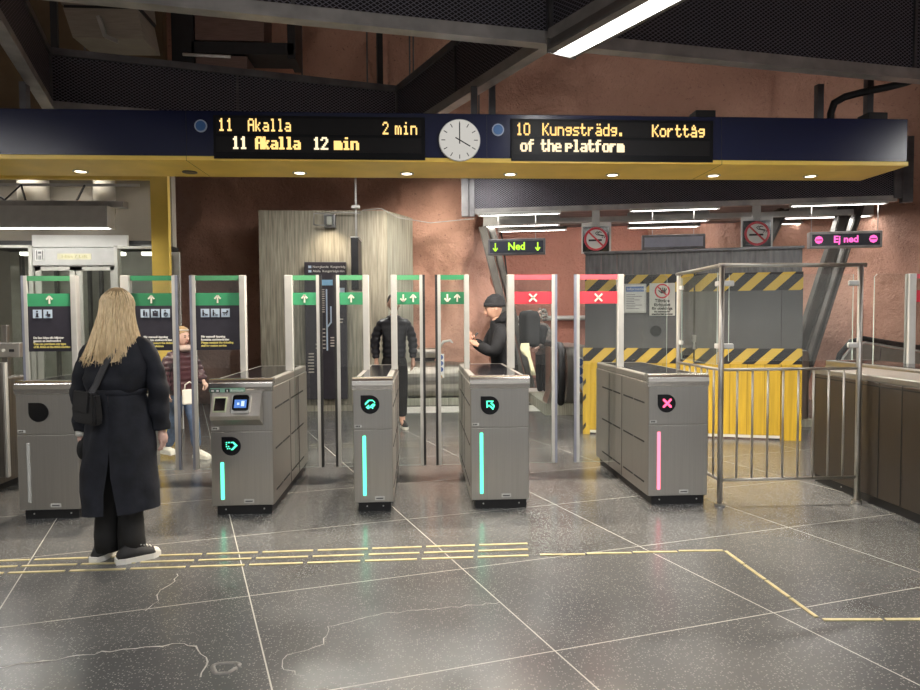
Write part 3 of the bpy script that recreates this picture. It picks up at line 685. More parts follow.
m = MB(); m.box(-.015, .04, -.0075, -.005, .08, .12, bev=.0); [m.bar((x, -.006, .11), (x+.012*i, -.006, .155-.005*abs(i)), .003, .011) for i, x in ((-1, -.01), (0, .006), (1, .02), (2, .034))]; m.bar((-.012, -.006, .09), (-.045, -.006, .12), .003, .012); m.build('hand_symbol', black, ns)
for k, (t_, sz) in enumerate((('Tillträde', .058), ('förbjudet', .058), ('för obehöriga', .05), ('No entrance for', .032), ('unauthorized persons', .032))): lettering(t_, sz, black, ns, (0, -.0065, (-.012, -.062, -.108, -.148, -.178)[k]), 'CENTER', name='text', sx=.9, offset=.0016)
nt_ = thing('notice_sheet', 'framed white notice with a blue heading on the grey hoarding', 'notice', on_ho(.557, -.012, 1.752), hrz)
m = MB(); m.box(-.14, .14, -.012, .003, -.187, .187, bev=.012); m.build('frame', alu, nt_); B('sheet', paper, nt_, (-.122, .122, -.015, -.012, -.168, .168)); B('heading_bar', mat('heading_blue', (.12, .2, .42), .5), nt_, (-.11, .11, -.017, -.015, .085, .15)); lettering('Information', .05, white, nt_, (-.1, -.018, .118), name='heading_text')
m = MB(); rr = random.Random(8)
for k in range(9): m.box(-.105, -.02+rr.random()*.11, -.017, -.015, .05-k*.022-.006, .05-k*.022)
m.build('small_print', frame_grey, nt_)
# ------------------------------------------------------------------ overhead sign beam
bm_ = thing('sign_beam', 'long navy blue overhead beam with a yellow underside', 'sign beam', (0, 5.6, 2.8))
XL, XR = -4.8, 4.2
B('navy_face', navy, bm_, (XL, XR, 0, .62, .036, .40), bev=.004)
B('yellow_underside', yellow, bm_, (XL, XR+.005, -.012, .62, 0, .036), bev=.003)
B('face_joints', black, bm_, *[(x-.0015, x+.0015, -.0015, .01, .036, .40) for x in (-1.86, .57, 2.56)])
B('underside_joints', mat('joint_brown', (.2, .13, .02), .6), bm_, *[(x-.002, x+.002, -.0135, .6, -.0012, .036) for x in (-1.86, 2.56)])
for nm, x0, x1 in (('left', -1.64, .06), ('right', .77, 2.48)):
    d = thing('departure_display', 'black dot-matrix display showing line 11 to Akalla' if nm == 'left' else 'black dot-matrix display showing line 10 to Kungsträdg.', 'display', (x0, 5.585, 2.815))
    B('screen', mat('led_screen_'+nm, (.006, .006, .008), .5, var=.1, spec=.15), d, (0, x1-x0, -.004, .014, 0, .345)); B('screen_bands', mat('led_band_'+nm, (.016, .015, .016), .5, var=.05, spec=.15), d, (.02, x1-x0-.03, -.006, -.004, .20, .325), (.02, x1-x0-.03, -.006, -.004, .055, .175))
    F = {'1': ['..#..', '.##..', '..#..', '..#..', '..#..', '..#..', '.###.'], '0': ['.###.', '#...#', '#...#', '#...#', '#...#', '#...#', '.###.'], '2': ['.###.', '#...#', '....#', '...#.', '..#..', '.#...', '#####'],
         'A': ['.###.', '#...#', '#...#', '#####', '#...#', '#...#', '#...#'], 'k': ['#....', '#....', '#..#.', '#.#..', '##...', '#.#..', '#..#.'], 'a': ['.....', '.....', '.###.', '....#', '.####', '#...#', '.####'],
         'l': ['.##..', '..#..', '..#..', '..#..', '..#..', '..#..', '.###.'], 'm': ['.....', '.....', '##.#.', '#.#.#', '#.#.#', '#.#.#', '#.#.#'], 'i': ['..#..', '.....', '.##..', '..#..', '..#..', '..#..', '.###.'],
         'n': ['.....', '.....', '####.', '#...#', '#...#', '#...#', '#...#'], 'K': ['#...#', '#..#.', '#.#..', '##...', '#.#..', '#..#.', '#...#'], 'u': ['.....', '.....', '#...#', '#...#', '#...#', '#...#', '.####'],
         'g': ['.....', '.....', '.####', '#...#', '.####', '....#', '.###.'], 's': ['.....', '.....', '.####', '#....', '.###.', '....#', '####.'], 't': ['.#...', '.#...', '####.', '.#...', '.#...', '.#..#', '..##.'],
         'r': ['.....', '.....', '#.##.', '##...', '#....', '#....', '#....'], 'ä': ['.#.#.', '.....', '.###.', '....#', '.####', '#...#', '.####'], 'å': ['..#..', '.#.#.', '.###.', '....#', '.####', '#...#', '.####'],
         'd': ['....#', '....#', '.####', '#...#', '#...#', '#...#', '.####'], '.': ['.....', '.....', '.....', '.....', '.....', '.##..', '.##..'], 'o': ['.....', '.....', '.###.', '#...#', '#...#', '#...#', '.###.'],
         'f': ['..##.', '.#...', '####.', '.#...', '.#...', '.#...', '.#...'], 'h': ['#....', '#....', '####.', '#...#', '#...#', '#...#', '#...#'], 'e': ['.....', '.....', '.###.', '#...#', '#####', '#....', '.####'], 'p': ['.....', '.....', '####.', '#...#', '####.', '#....', '#....']}
    def led(s, xw, zt, w, name, mt, h=.094, bold=1.0, ghost=0):
        m = MB(); adv = w/len(s); px = adv/6.0; pz = h/6.5
        for k, ch in enumerate(s):
            dots(F[ch], px, pz, m, bold, .98, -.006, (xw-x0)+k*adv+px/2, zt-2.815, .003)
            if ghost: dots(F[ch], px, pz, m, bold, .98, -.0065, (xw-x0)+k*adv+px/2+ghost, zt-2.815, .003)
        m.build(name, mt, d)
    if nm == 'left':
        led('11', -1.60, 3.128, .125, 'line_number', led_y, bold=1.15); led('Akalla', -1.365, 3.128, .35, 'destination', led_y, bold=1.15)
        led('2', -.285, 3.113, .055, 'minutes', led_y, bold=1.15); led('min', -.185, 3.113, .19, 'minutes', led_y, bold=1.15)
        led('11', -1.495, 2.985, .125, 'line_number', led_w, bold=1.2, ghost=.008); led('Akalla', -1.31, 2.985, .36, 'destination', led_y, bold=1.2, ghost=.012)
        led('12', -.85, 2.985, .125, 'minutes', led_w, bold=1.2, ghost=.008); led('min', -.68, 2.985, .20, 'minutes', led_y, bold=1.2, ghost=.012)
    else:
        led('10', .812, 3.118, .125, 'line_number', led_y, bold=1.15); led('Kungsträdg.', 1.03, 3.118, .70, 'destination', led_y, bold=1.15)
        led('Korttåg', 1.955, 3.115, .46, 'train_length', led_y, bold=1.15)
        led('of', .845, 2.985, .125, 'message', led_w, bold=1.2, ghost=.008); led('the', 1.015, 2.985, .175, 'message', led_w, bold=1.2, ghost=.008); led('platform', 1.22, 2.985, .50, 'message', led_w, bold=1.2, ghost=.01)
ck = thing('station_clock', 'round white station clock with black hands on the navy beam', 'clock', (.343, 5.6, 2.978))
m = MB(); m.cyl((0, -.012, 0), .171, .026, 'Y', 48); m.build('clock_case', alu, ck)
m = MB(); m.cyl((0, -.026, 0), .166, .004, 'Y', 48); m.build('clock_face', emitmat('lit_clock_face', (1, .96, .88), .78), ck)
m = MB()
for k in range(12):
    a = 2*PI*k/12; l0, l1 = .118, .150; m.bar((l0*math.sin(a), -.029, l0*math.cos(a)), (l1*math.sin(a), -.029, l1*math.cos(a)), .002, .0062)
m.build('hour_marks', black, ck)
def hand(name, ang, l0, l1, w):
    a = math.radians(ang); m = MB(); m.bar((-l0*math.sin(a), -.032, -l0*math.cos(a)), (l1*math.sin(a), -.032, l1*math.cos(a)), .003, w); m.build(name, black, ck)
hand('minute_hand', 0, .03, .138, .009); hand('hour_hand', 120, .04, .10, .009)
for i, (x, z) in enumerate(((-1.743, 3.077), (.663, 3.071))):
    d = thing('round_badge', ('blue round badge with a pale ring left of the line 11 display', 'blue round badge with a pale ring between clock and line 10 display')[i], 'badge', (x, 5.6, z))
    m = MB(); m.cyl((0, -.004, 0), .05, .008, 'Y', 32); m.build('pale_ring', mat('ring_pale', (.45, .52, .66), .4), d); m = MB(); m.cyl((0, -.009, 0), .040, .003, 'Y', 32); m.build('blue_disc', mat('disc_blue', (.035, .14, .38), .4, var=.03), d)
DLX = [-2.895, -1.977, -1.035, -.099, .821, 1.748, 2.679, 3.593]
dn = ['the leftmost lit downlight under the yellow beam, above the lift', 'the only unlit downlight under the yellow beam', 'second lit downlight from the left under the yellow beam', 'third lit downlight from the left under the yellow beam', 'lit downlight under the yellow beam just right of the clock', 'lit downlight under the yellow beam below the middle of the line 10 display', 'lit downlight under the yellow beam below the right end of the line 10 display', 'rightmost lit downlight under the yellow beam, near its end']
for x, l in zip(DLX, dn):
    d = thing('downlight', l, 'lamp', (x, 6.02, 2.8), 0, 'downlights under the beam')
    m = MB(); m.ring((0, 0, -.003), .062, .045, .008, 'Z', 28); m.build('trim_ring', alu if 'unlit' not in l else frame_grey, d)
    m = MB(); m.cyl((0, 0, -.0025), .046, .004, 'Z', 24); m.build('lens', spot_disc if 'unlit' not in l else mat('dark_lens', (.10, .07, .02), .3), d)
    if 'unlit' not in l:
        L_ = bpy.data.lights.new('downlight_bulb', 'SPOT'); L_.energy = 420; L_.color = (1, .87, .70); L_.spot_size = math.radians(140); L_.spot_blend = .8; L_.shadow_soft_size = .05
        lo = bpy.data.objects.new('downlight_bulb', L_); COL.objects.link(lo); lo.parent = d; lo.location = (0, 0, -.03)
for i, (x0, x1) in enumerate(((2.43, 2.61), (4.0, 4.18))):
    b_ = thing('loudspeaker', ('small black loudspeaker box on the beam near the middle', 'small black loudspeaker box on the right end of the beam')[i], 'loudspeaker', ((x0+x1)/2, 5.9, 3.2)); B('box', black, b_, (-.09, .09, -.08, .08, 0, .125), bev=.008); B('grille', rubber, b_, (-.075, .075, -.085, -.079, .015, .11))
for i, (x, y, zt) in enumerate(((.49, 5.9, 3.52), (.656, 5.98, 4.2), (4.05, 5.9, 4.2), (-3.3, 5.95, 3.52), (3.62, 5.95, 3.6))):
    t_ = thing('beam_hanger', ('grey hanger post above the clock, the one further left', 'dark hanger post above the clock, the one further right', 'grey hanger post near the right end of the beam', 'grey hanger post at the far left of the beam', 'short grey hanger post beside the black cable on the beam')[i], 'post', (x, y, 3.2))
    m = MB(); m.box(-.028, .028, -.03, .03, 0, zt-3.2); m.build('post', frame_grey, t_); m = MB(); m.box(-.07, .07, -.05, .05, 0, .012); m.build('foot_plate', frame_pale, t_)
m = MB(); m.tube([(3.70, 5.9, 3.2), (3.70, 5.9, 3.33), (3.72, 5.88, 3.42), (3.80, 5.85, 3.465), (3.95, 5.8, 3.495), (4.1, 5.72, 3.51), (4.22, 5.66, 3.53), (4.35, 5.6, 3.58), (4.6, 5.55, 3.7)], .032, 10)
tag(m.build('power_cable', rubber), 'thick black cable curving from the beam up to the mesh frame', 'cable')
# ------------------------------------------------------------------ mesh fascias hung above
def mesh_panel(name, parent, L, z0, z1, y=0.0):
    bm = bmesh.new(); uvl = bm.loops.layers.uv.new('UVMap')
    bmesh.ops.create_cube(bm, size=1)
    for v in bm.verts: v.co = Vector(((v.co.x+.5)*L, y+v.co.y*.02, z0+(v.co.z+.5)*(z1-z0)))
    for f in bm.faces:
        for l in f.loops: l[uvl].uv = (l.vert.co.x, l.vert.co.z)
    me = bpy.data.meshes.new(name); bm.to_mesh(me); bm.free(); me.materials.append(mesh_metal)
    o = bpy.data.objects.new(name, me); COL.objects.link(o); o.parent = parent; return o
def fascia(label, A, Bq, z0=3.5, z1=4.1, group='mesh fascias of the hanging ceiling frame', rods=(), pale=frame_pale):
    A, Bq = Vector(A), Vector(Bq); d = Bq-A; L = d.length
    r = thing('mesh_fascia', label, 'ceiling frame', (A.x, A.y, 0), math.atan2(d.y, d.x), group)
    mesh_panel('mesh_panel', r, L, z0+.09, z1-.05)
    m = MB(); m.box(0, L, -.035, .035, z0+.02, z0+.10, bev=.004); m.build('bottom_channel', frame_pale, r)
    m = MB(); m.box(0, L, -.05, .05, z0, z0+.018); m.build('bottom_lip', pale, r)
    m = MB(); m.box(0, L, -.03, .03, z1-.07, z1, bev=.004); m.build('top_rail', frame_grey, r)
    for x in rods:
        m = MB(); m.box(x-.03, x+.03, -.03, .03, z1, 6.4); m.build('hanger_rod', black, r)
    for x in (.02, L*.5, L-.02):
        m = MB(); m.box(x-.012, x+.012, -.03, .03, z0+.09, z1-.06); m.build('upright', frame_grey, r)
    return r
J = (.974, 4.965); CL = (-2.62, 4.28); RL = (-3.49, 6.70); RR = (-.22, 7.63)
fascia('black mesh fascia crossing the top of the picture, left of the long lamp', CL, J, z1=4.3)
fascia('black mesh fascia crossing the top right corner, right of the long lamp', J, (7.4, 6.12), z1=4.3)
fascia('black mesh fascia facing us just above the beam at the left', RL, RR, rods=(.06, 3.2))
fascia('black mesh fascia slanting away above the clock', RR, (J[0]-.02, J[1]+.04), pale=frame_pale)
fascia('black mesh fascia in the top left corner receding to the beam', RL, (-2.02, 2.5))
fascia('black mesh fascia overhead running towards us beside the long lamp', (J[0]+.0, J[1]-.06), (2.35, 2.15), z1=4.3)
# ------------------------------------------------------------------ fluorescent lamps
def lamp(label, start, deg, L, z, w=.13, h=.09, tube=tube_on, body=lamp_grey, group=None, rods=()):
    l = thing('fluorescent_lamp', label, 'lamp', (*start, z), math.radians(deg), group)
    m = MB(); m.prism([(-w, .02), (w, .02), (w*.75, h), (-w*.75, h)], 0, L, axis='X'); m.build('housing', body, l)
    m = MB(); m.prism([(-w, .02), (-w*.6, .02), (-w*.6, -.012), (-w, -.0)], 0, L, axis='X'); m.prism([(w, .02), (w*.6, .02), (w*.6, -.012), (w, 0)], 0, L, axis='X'); m.build('louvre', body, l)
    for e_ in (-.012, L): m = MB(); m.box(e_, e_+.012, -w, w, -.015, h, bev=.004); m.build('end_cap', body, l)
    m = MB(); m.box(.03, L-.03, -w*.55, w*.55, -.014, .018, bev=.01); m.build('tube', tube, l)
    for x in rods:
        m = MB(); m.tube([(x, 0, h), (x, 0, 6.75-z)], .012, 8); m.build('hanger_rod', frame_grey, l)
    return l
ang = math.degrees(math.atan2(-.893, .45))
dr = Vector((.45, -.893))
p0 = Vector((1.035, 4.83))
lamp('long lit fluorescent lamp in a grey housing at the top edge, running towards us', p0, ang, 2.5, 3.4, tube=tube_near, group='long lamps of the near hall', rods=(1.9, 2.4))
GRP = 'ceiling lamps above and behind the camera'
lamp('long lit fluorescent lamp overhead at the right, outside the picture', (5.15, 4.75), ang, 2.4, 3.4, tube=tube_near, group=GRP, rods=(.3, 1.8))
lamp('long lit fluorescent lamp overhead at the left, outside the picture', (-5.0, 4.4), ang, 2.0, 3.4, tube=tube_near, group=GRP, rods=(.3, 1.8))
for i, (x, y) in enumerate(((-2.4, 1.6), (2.9, 1.2), (-1.4, -1.6), (4.3, -1.6), (1.2, -3.6))):
    lamp('long lit fluorescent lamp of the hall behind the camera, '+('first', 'second', 'third', 'fourth', 'fifth')[i]+' from the gates', (x, y), ang, 2.4, 3.4, tube=tube_near, group=GRP, rods=(.3, 1.8))
for i, (x, y) in enumerate(((-.35, 9.3), (-1.9, 9.6), (1.5, 6.46), (3.1, 6.46))):  # unseen lamps added to brighten the rock, slab, signs and hoarding
    lamp('added lit fluorescent lamp behind the navy beam, '+('facing the rock right of the concrete slab', 'over the line map on the concrete slab', 'facing the canopy, the left one', 'facing the canopy, the right one')[i], (x, y), (4, 4, 0, 0)[i], 1.5, (3.66, 3.66, 3.22, 3.22)[i], tube=tube_on if i < 2 else tube_front, body=lamp_body, group='unseen lamps added behind the navy beam', rods=(.3, 1.2) if i < 2 else ())
    if i > 1:
        for k in (.3, 1.2): m = MB(); m.box(x+k-.015, x+k+.015, 6.215, 6.46, 3.25, 3.28); q = m.build('added_lamp_bracket', frame_grey, bm_); q.location = (0, -5.6, -2.8)
fl = thing('floodlight', 'small added floodlight hidden behind the navy beam, aimed at the rock', 'lamp', (-.1, 9.3, 3.72))  # added out of sight to brighten the rock beside the slab
m = MB(); m.box(-.12, .12, -.1, .06, -.08, .08, bev=.015); m.build('housing', lamp_grey, fl); m = MB(); m.tube([(0, 0, .08), (0, 0, 3.0)], .012, 8); m.build('hanger_rod', frame_grey, fl); B('lens', glass_lift, fl, (-.1, .1, .06, .07, -.06, .06))
L_ = bpy.data.lights.new('added_flood_bulb', 'SPOT'); L_.energy = 1700; L_.color = (1, .90, .76); L_.spot_size = math.radians(78); L_.spot_blend = 1.0; L_.shadow_soft_size = .12
lo = bpy.data.objects.new('added_flood_bulb', L_); COL.objects.link(lo); lo.parent = fl; lo.location = (0, .1, 0); lo.rotation_euler = (Vector((.42, 12.1, 1.95))-Vector((-.1, 9.4, 3.72))).to_track_quat('-Z', 'Y').to_euler()
# ------------------------------------------------------------------ canopy over the escalators
CA, CB = Vector((.853, 10.19)), Vector((6.5, 8.93)); cd = (CB-CA).normalized(); crz = math.atan2(cd.y, cd.x); CLn = (CB-CA).length
ca = thing('escalator_canopy', 'dark mesh canopy edge above the escalators with grey end posts', 'canopy', (CA.x, CA.y, 0), crz)
mesh_panel('mesh_panel', ca, CLn, 3.16, 3.95)
m = MB(); m.box(-.05, CLn+.05, -.03, .05, 3.08, 3.16, bev=.004); m.build('bottom_channel', frame_pale, ca)
B('end_post', frame_grey, ca, (-.2, -.09, -.05, .06, 3.05, 3.95), (-.08, .0, -.04, .06, 3.05, 3.95)); B('end_post', frame_grey, ca, (CLn, CLn+.10, -.05, .06, 3.12, 3.95), (CLn+.11, CLn+.24, -.04, .06, 3.06, 3.95))
B('roof', frame_grey, ca, (-.1, CLn+.1, .06, 4.4, 3.42, 3.5)); B('cable_tray', lamp_body, ca, (.3, CLn-.2, .75, .83, 3.02, 3.10)); B('cable_tray', frame_pale, ca, (.3, CLn-.2, 1.5, 1.6, 3.10, 3.2))
def on_ca(s, y=0): n = Vector((-cd.y, cd.x)); q = CA+cd*s+n*y; return (q.x, q.y)
nm3 = ('left', 'middle', 'right')
ss = [(.07, 1.2), (2.28, 1.22), (4.46, 1.22)]
for i, (s, L) in enumerate(ss):
    lamp(f'bright bare fluorescent lamp along the canopy edge, the {nm3[i]} of three', on_ca(s, -.06), math.degrees(crz), L, 3.055, w=.06, h=.03, tube=tube_on, body=lamp_body, group='lamps along the canopy edge')
    lamp(f'lit fluorescent lamp in a pale box housing behind the canopy edge, {nm3[i]} of its row', on_ca((-.04, 2.38, 4.84)[i], 1.5), math.degrees(crz), 1.28, 3.10, w=.09, h=.15, tube=tube_on, body=lamp_body, group='second row of lamps above the escalators')
    lamp(f'lit fluorescent lamp furthest back under the canopy, {nm3[i]} of its row', on_ca((.07, 2.51, 5.08)[i], 3.0), math.degrees(crz), 1.28, 3.20, w=.07, h=.06, tube=tube_on, body=lamp_body, group='third row of lamps above the escalators')
def uplight(label, loc, deg, L):  # unseen upward lamps, added to lift the dark upper rock
    l = thing('added_uplight', label, 'lamp', loc, math.radians(deg), 'added upward lamps lighting the vault')
    m = MB(); m.box(0, L, -.06, .06, 0, .05, bev=.01); m.build('housing', lamp_grey, l); m = MB(); m.box(.03, L-.03, -.035, .035, .05, .075, bev=.01); m.build('tube', tube_up, l)
for i, (s, L) in enumerate(((.3, 1.6), (2.3, 1.6), (4.2, 1.4))): uplight(f'added upward lamp on the canopy roof that lights the rock above, the {nm3[i]} of three', (*on_ca(s, .45), 3.5), math.degrees(crz), L)
for i in range(2): lamp('added lit fluorescent lamp high before the brick-red wall, '+('the left one', 'the right one')[i], (2.1+2.3*i, 15.0), 0, 1.8, 4.15, tube=tube_on, body=lamp_body, group='added lamps high before the brick-red wall')  # added fill lamps, kept out of view, to brighten the far wall
lamp('added fluorescent lamp above the portal that lights the beige lift wall', (-5.6, 8.72), 0, 1.8, 3.34, tube=tube_up, body=lamp_body, rods=(.3, 1.5))  # unseen fill lamp added for the dim wall over the lift
uplight('added upward lamp on the mesh frame that lights the rock at the left', (-2.2, 7.32, 3.8), 16, 1.2)
def disp(label, s, w, z0, z1, kind):
    c = on_ca(s, -.02); d = thing('direction_sign', label, 'sign', (*c, z0), crz); h = z1-z0
    m = MB(); m.box(-w/2, w/2, -.06, .06, 0, h, bev=.006); m.build('case', frame_grey if kind != 'ej' else frame_pale, d)
    B('screen', mat('screen_'+kind, (.045, .05, .07) if kind != 'blank' else (.36, .38, .48), .25, var=.05), d, (-w/2+.03, w/2-.03, -.064, -.059, .03, h-.035))
    for x in (-w*.33, w*.33) if kind != 'ej' else (-w*.46, w*.46): m = MB(); m.tube([(x, 0, h), (x, 0, 3.1-z0)], .005, 6); m.build('hanger', frame_pale, d)
    if kind == 'ned':
        lettering('Ned', .155, led_lime, d, (0, -.066, h*.5), 'CENTER', name='lit_text', sx=.95, offset=.004); m = MB()
        for x in (-w*.37, w*.37): m.bar((x, -.066, .06), (x, -.066, h-.06), .003, .018); m.bar((x-.034, -.066, .10), (x, -.066, .055), .003, .018); m.bar((x+.034, -.066, .10), (x, -.066, .055), .003, .018)
        m.build('lit_arrows', led_lime, d)
    if kind == 'ej':
        lettering('Ej ned', .13, led_magenta, d, (0, -.066, h*.5), 'CENTER', name='lit_text', sx=1.0, offset=.004); m = MB()
        for x in (-w*.375, w*.375): m.cyl((x, -.064, h*.5), .055, .006, 'Y', 8)
        m.build('lit_stop_marks', led_magenta, d); m = MB(); [m.box(x-.04, x+.04, -.0695, -.067, h*.5-.008, h*.5+.008) for x in (-w*.375, w*.375)]; m.build('stop_bars', mat('stop_bar', (.5, .12, .3), .5), d)
disp('lit sign with green letters reading Ned and two down arrows', .63, .85, 2.455, 2.69, 'ned')
disp('blank unlit sign hanging in the middle of the canopy', 2.88, .87, 2.49, 2.695, 'blank')
disp('lit sign with pink letters reading Ej ned between two stop marks', 5.17, .93, 2.455, 2.68, 'ej')
for i, (s, z0, z1, l) in enumerate(((1.79, 2.475, 2.845, 'round red no-smoking sign beside the lit green Ned sign'), (4.02, 2.50, 2.865, 'round red no-smoking sign beside the lit pink Ej ned sign'))):
    d = thing('no_smoking_sign', l, 'sign', (*on_ca(s, -.03), z0), crz); h = z1-z0; w = h*1.02
    B('mount_plate', lamp_body, d, (-w/2-.02, w/2+.03, .012, .03, -.02, h+.06)); B('backing', black_gloss, d, (-w/2, w/2, -.008, .012, 0, h)); B('bracket', alu, d, (-.055, .055, .012, .05, h, 3.15-z0)); r = h*.46
    m = MB(); m.cyl((0, -.010, h/2), r*.98, .004, 'Y', 40); m.build('white_disc', white, d)
    m = MB(); m.ring((0, -.014, h/2), r, r*.82, .005); a = r*.6; m.bar((-a, -.0135, h/2+a), (a, -.0135, h/2-a), .004, r*.14); m.build('red_ring', red, d)
    m = MB(); m.bar((-r*.62, -.013, h/2-r*.1), (r*.5, -.013, h/2-r*.1), .003, r*.15); pts = [(.5, .08), (.62, .22), (.4, .3), (.1, .36), (-.05, .5), (.1, .62), (.3, .55)]
    m.tube([(x*r, -.013, h/2+z*r) for x, z in pts], r*.035, 6); m.tube([(x*r+.03, -.013, h/2+z*r+.0) for x, z in pts], r*.035, 6); m.build('cigarette_symbol', black, d)
# slanted steel struts at both sides of the escalator mouth
for i, (a, b, l) in enumerate((((1.10, 11.6, 3.08), (1.80, 11.6, .3), 'slanted dark steel channel behind the beanie man, the left one'), ((1.26, 11.7, 3.08), (1.96, 11.7, .3), 'slanted dark steel channel behind the beanie man, the right one'), ((6.63, 10.1, 3.3), (5.62, 10.1, .1), 'broad slanted steel channel behind the fence and the Ej ned sign'), ((6.9, 10.2, 3.3), (5.9, 10.2, .1), 'narrow slanted steel channel right of the broad slanted one'), ((5.75, 10.4, 3.2), (4.9, 10.4, 1.5), 'slanted pale channel between the hoarding and the broad slanted one'))):
    s_ = thing('slanted_strut', l, 'strut', a); dv = Vector(b)-Vector(a); w = (.10, .08, .12, .05, .12)[i]
    m = MB(); m.bar((0, 0, 0), dv, .10, w); m.build('channel', strut_grey, s_); off = Vector((w*.55, -.03, 0)); m = MB(); m.bar(off, dv+off, .12, .015); m.bar(-off, dv-off, .12, .015); m.build('flanges', strut_grey, s_)
m = MB(); m.tube([(3.0-2.1, 16.7, 1.5), (7, 16.7, 1.5)], .06, 8); tag(m.build('wall_rail', alu), 'pale horizontal rail along the brick-red wall', 'rail')
m = MB(); m.tube([(2.0, 16.76, 4.0), (2.15, 16.76, 3.0), (2.25, 16.76, 2.0), (2.27, 16.76, 1.6)], .02, 6); tag(m.build('wall_cable', black), 'dark cable running down the brick-red wall', 'cable')
# ------------------------------------------------------------------ lift
lf = thing('lift_front', 'glazed lift front with pale double doors and a header sign', 'lift', (-4.2, 8.5, 0))
def X(px): return -5.0+px*.01171+4.2
def Zp(py): return 2.401-(py-247)*.01197
pale_frame = mat('pale_door_frame', (.50, .50, .46), .4, .3, var=.04)
B('header', mat('header_grey', (.44, .44, .43), .4, .2, var=.05), lf, (X(28), X(110), -.02, .06, Zp(265), Zp(247)), bev=.004)
B('top_panel', white, lf, (X(27), X(123), .0, .05, Zp(246), Zp(234)))
for n_, (a, b) in enumerate(((-45, -40), (24, 28), (110, 114), (151, 155))): B('mullion', pale_frame, lf, (X(a), X(b), -.03, .07, 0, Zp(245)), bev=.004)
B('top_frame', pale_frame, lf, (X(-45), X(26), -.03, .05, Zp(247), Zp(244.5)), (X(112), X(155), -.03, .05, Zp(248), Zp(245.5)))
for a, b in ((29, 69), (70.5, 110)):
    d = B('door_leaf', pale_frame, lf, (X(a), X(a+6), .0, .04, .02, Zp(266)), (X(b-5), X(b), .0, .04, .02, Zp(266)), (X(a), X(b), .0, .04, Zp(270), Zp(266)), (X(a), X(b), .0, .04, .02, .25)); B('door_glass', glass_lift, d, (X(a+6), X(b-5), .015, .025, .25, Zp(270)))
B('side_glass', glass_lift, lf, (X(-40), X(24), .0, .012, .3, Zp(247))); B('side_glass', glass_lift, lf, (X(114), X(151), .0, .012, .3, Zp(248)))
pb = B('pictogram_plate', white, lf, (X(31), X(40), -.025, -.02, Zp(260), Zp(249))); m = MB(); [m.box(X(a), X(b), -.028, -.025, Zp(c), Zp(e)) for a, b, c, e in ((32, 33, 259, 250), (38, 39, 259, 250), (34, 37, 253, 251), (34.5, 35.2, 259, 255), (36, 36.7, 259, 255))]; m.build('pictogram', frame_grey, pb)
B('header_display', mat('cream_display', (.62, .60, .42), .4), lf, (X(53), X(87), -.024, -.02, Zp(259), Zp(253))); lettering('Hiss / Lift', .05, mat('olive_print', (.42, .40, .16), .5), lf, (X(57), -.026, Zp(256)), name='header_text', sx=1.6)
B('kick_plate', yellow, lf, (X(-40), X(24), -.06, .0, .12, .42)); B('kick_top', mat('orange_brown', (.35, .12, .04), .5), lf, (X(-40), X(24), -.07, .0, .42, .50)); B('plinth', kerb_m, lf, (X(-40), X(24), -.05, .0, 0, .12))
B('cab_wall', mat('lift_cab_steel', (.52, .51, .48), .45, .1, var=.06), lf, (X(-45), X(146), 1.0, 1.05, 0, 2.45)); B('cab_roof', black, lf, (X(-45), X(146), .1, 1.0, 2.45, 2.5))
B('cab_post', frame_grey, lf, *[(X(a), X(a+3), 0.9, .96, 0, 2.4) for a in (-30, -12, 8, 45, 58, 122, 136)]); m = MB(); m.tube([(X(70), .7, 1.0), (X(85), .8, 1.05), (X(105), .85, 1.05)], .03, 8); m.build('handrail', alu, lf)
B('cab_lamp', emitmat('cab_lamp_glow', (1, .97, .88), 7), lf, (X(-10), X(22), .5, .6, 2.36, 2.40), (X(40), X(62), .5, .6, 2.36, 2.40), (X(80), X(100), .5, .6, 2.36, 2.40), (X(120), X(143), .5, .6, 2.36, 2.40))
ll = lamp('lit fluorescent lamp in a steel housing above the lift doors', (-5.6, 8.02), 0, 2.06, 2.585, w=.10, h=.235, tube=tube_lift, body=lamp_body, group=None)
tr = thing('cable_tray', 'pale cable tray on black struts above the lift lamp', 'cable tray', (-4.4, 8.1, 2.82)); m = MB(); m.box(-1.5, 1.0, -.06, .08, 0, .075, bev=.004); m.build('tray', frame_pale, tr); m = MB(); m.box(-1.5, 1.12, .1, .12, .27, .30); m.build('rod', alu, tr); m = MB(); [m.bar(a, b, .018) for a, b in (((-.35, .0, .09), (-.22, .1, .28)), ((-.22, .1, .28), (-.12, .0, .08)), ((.50, .1, .28), (.45, .0, .08)), ((-.35, .0, .09), (-.40, 0, .12)))]; m.build('strut', black, tr)
dk = thing('ventilation_pipe', 'beige rounded ventilation pipes above the lift', 'pipe', (-4.3, 9.0, 2.6))
for x, r in ((-.62, .18), (.26, .13)): m = MB(); m.tube([(x, 0, .3), (x, 0, .95), (x, .1, 1.1)], r, 20); m.build('pipe', beige_wall, dk)
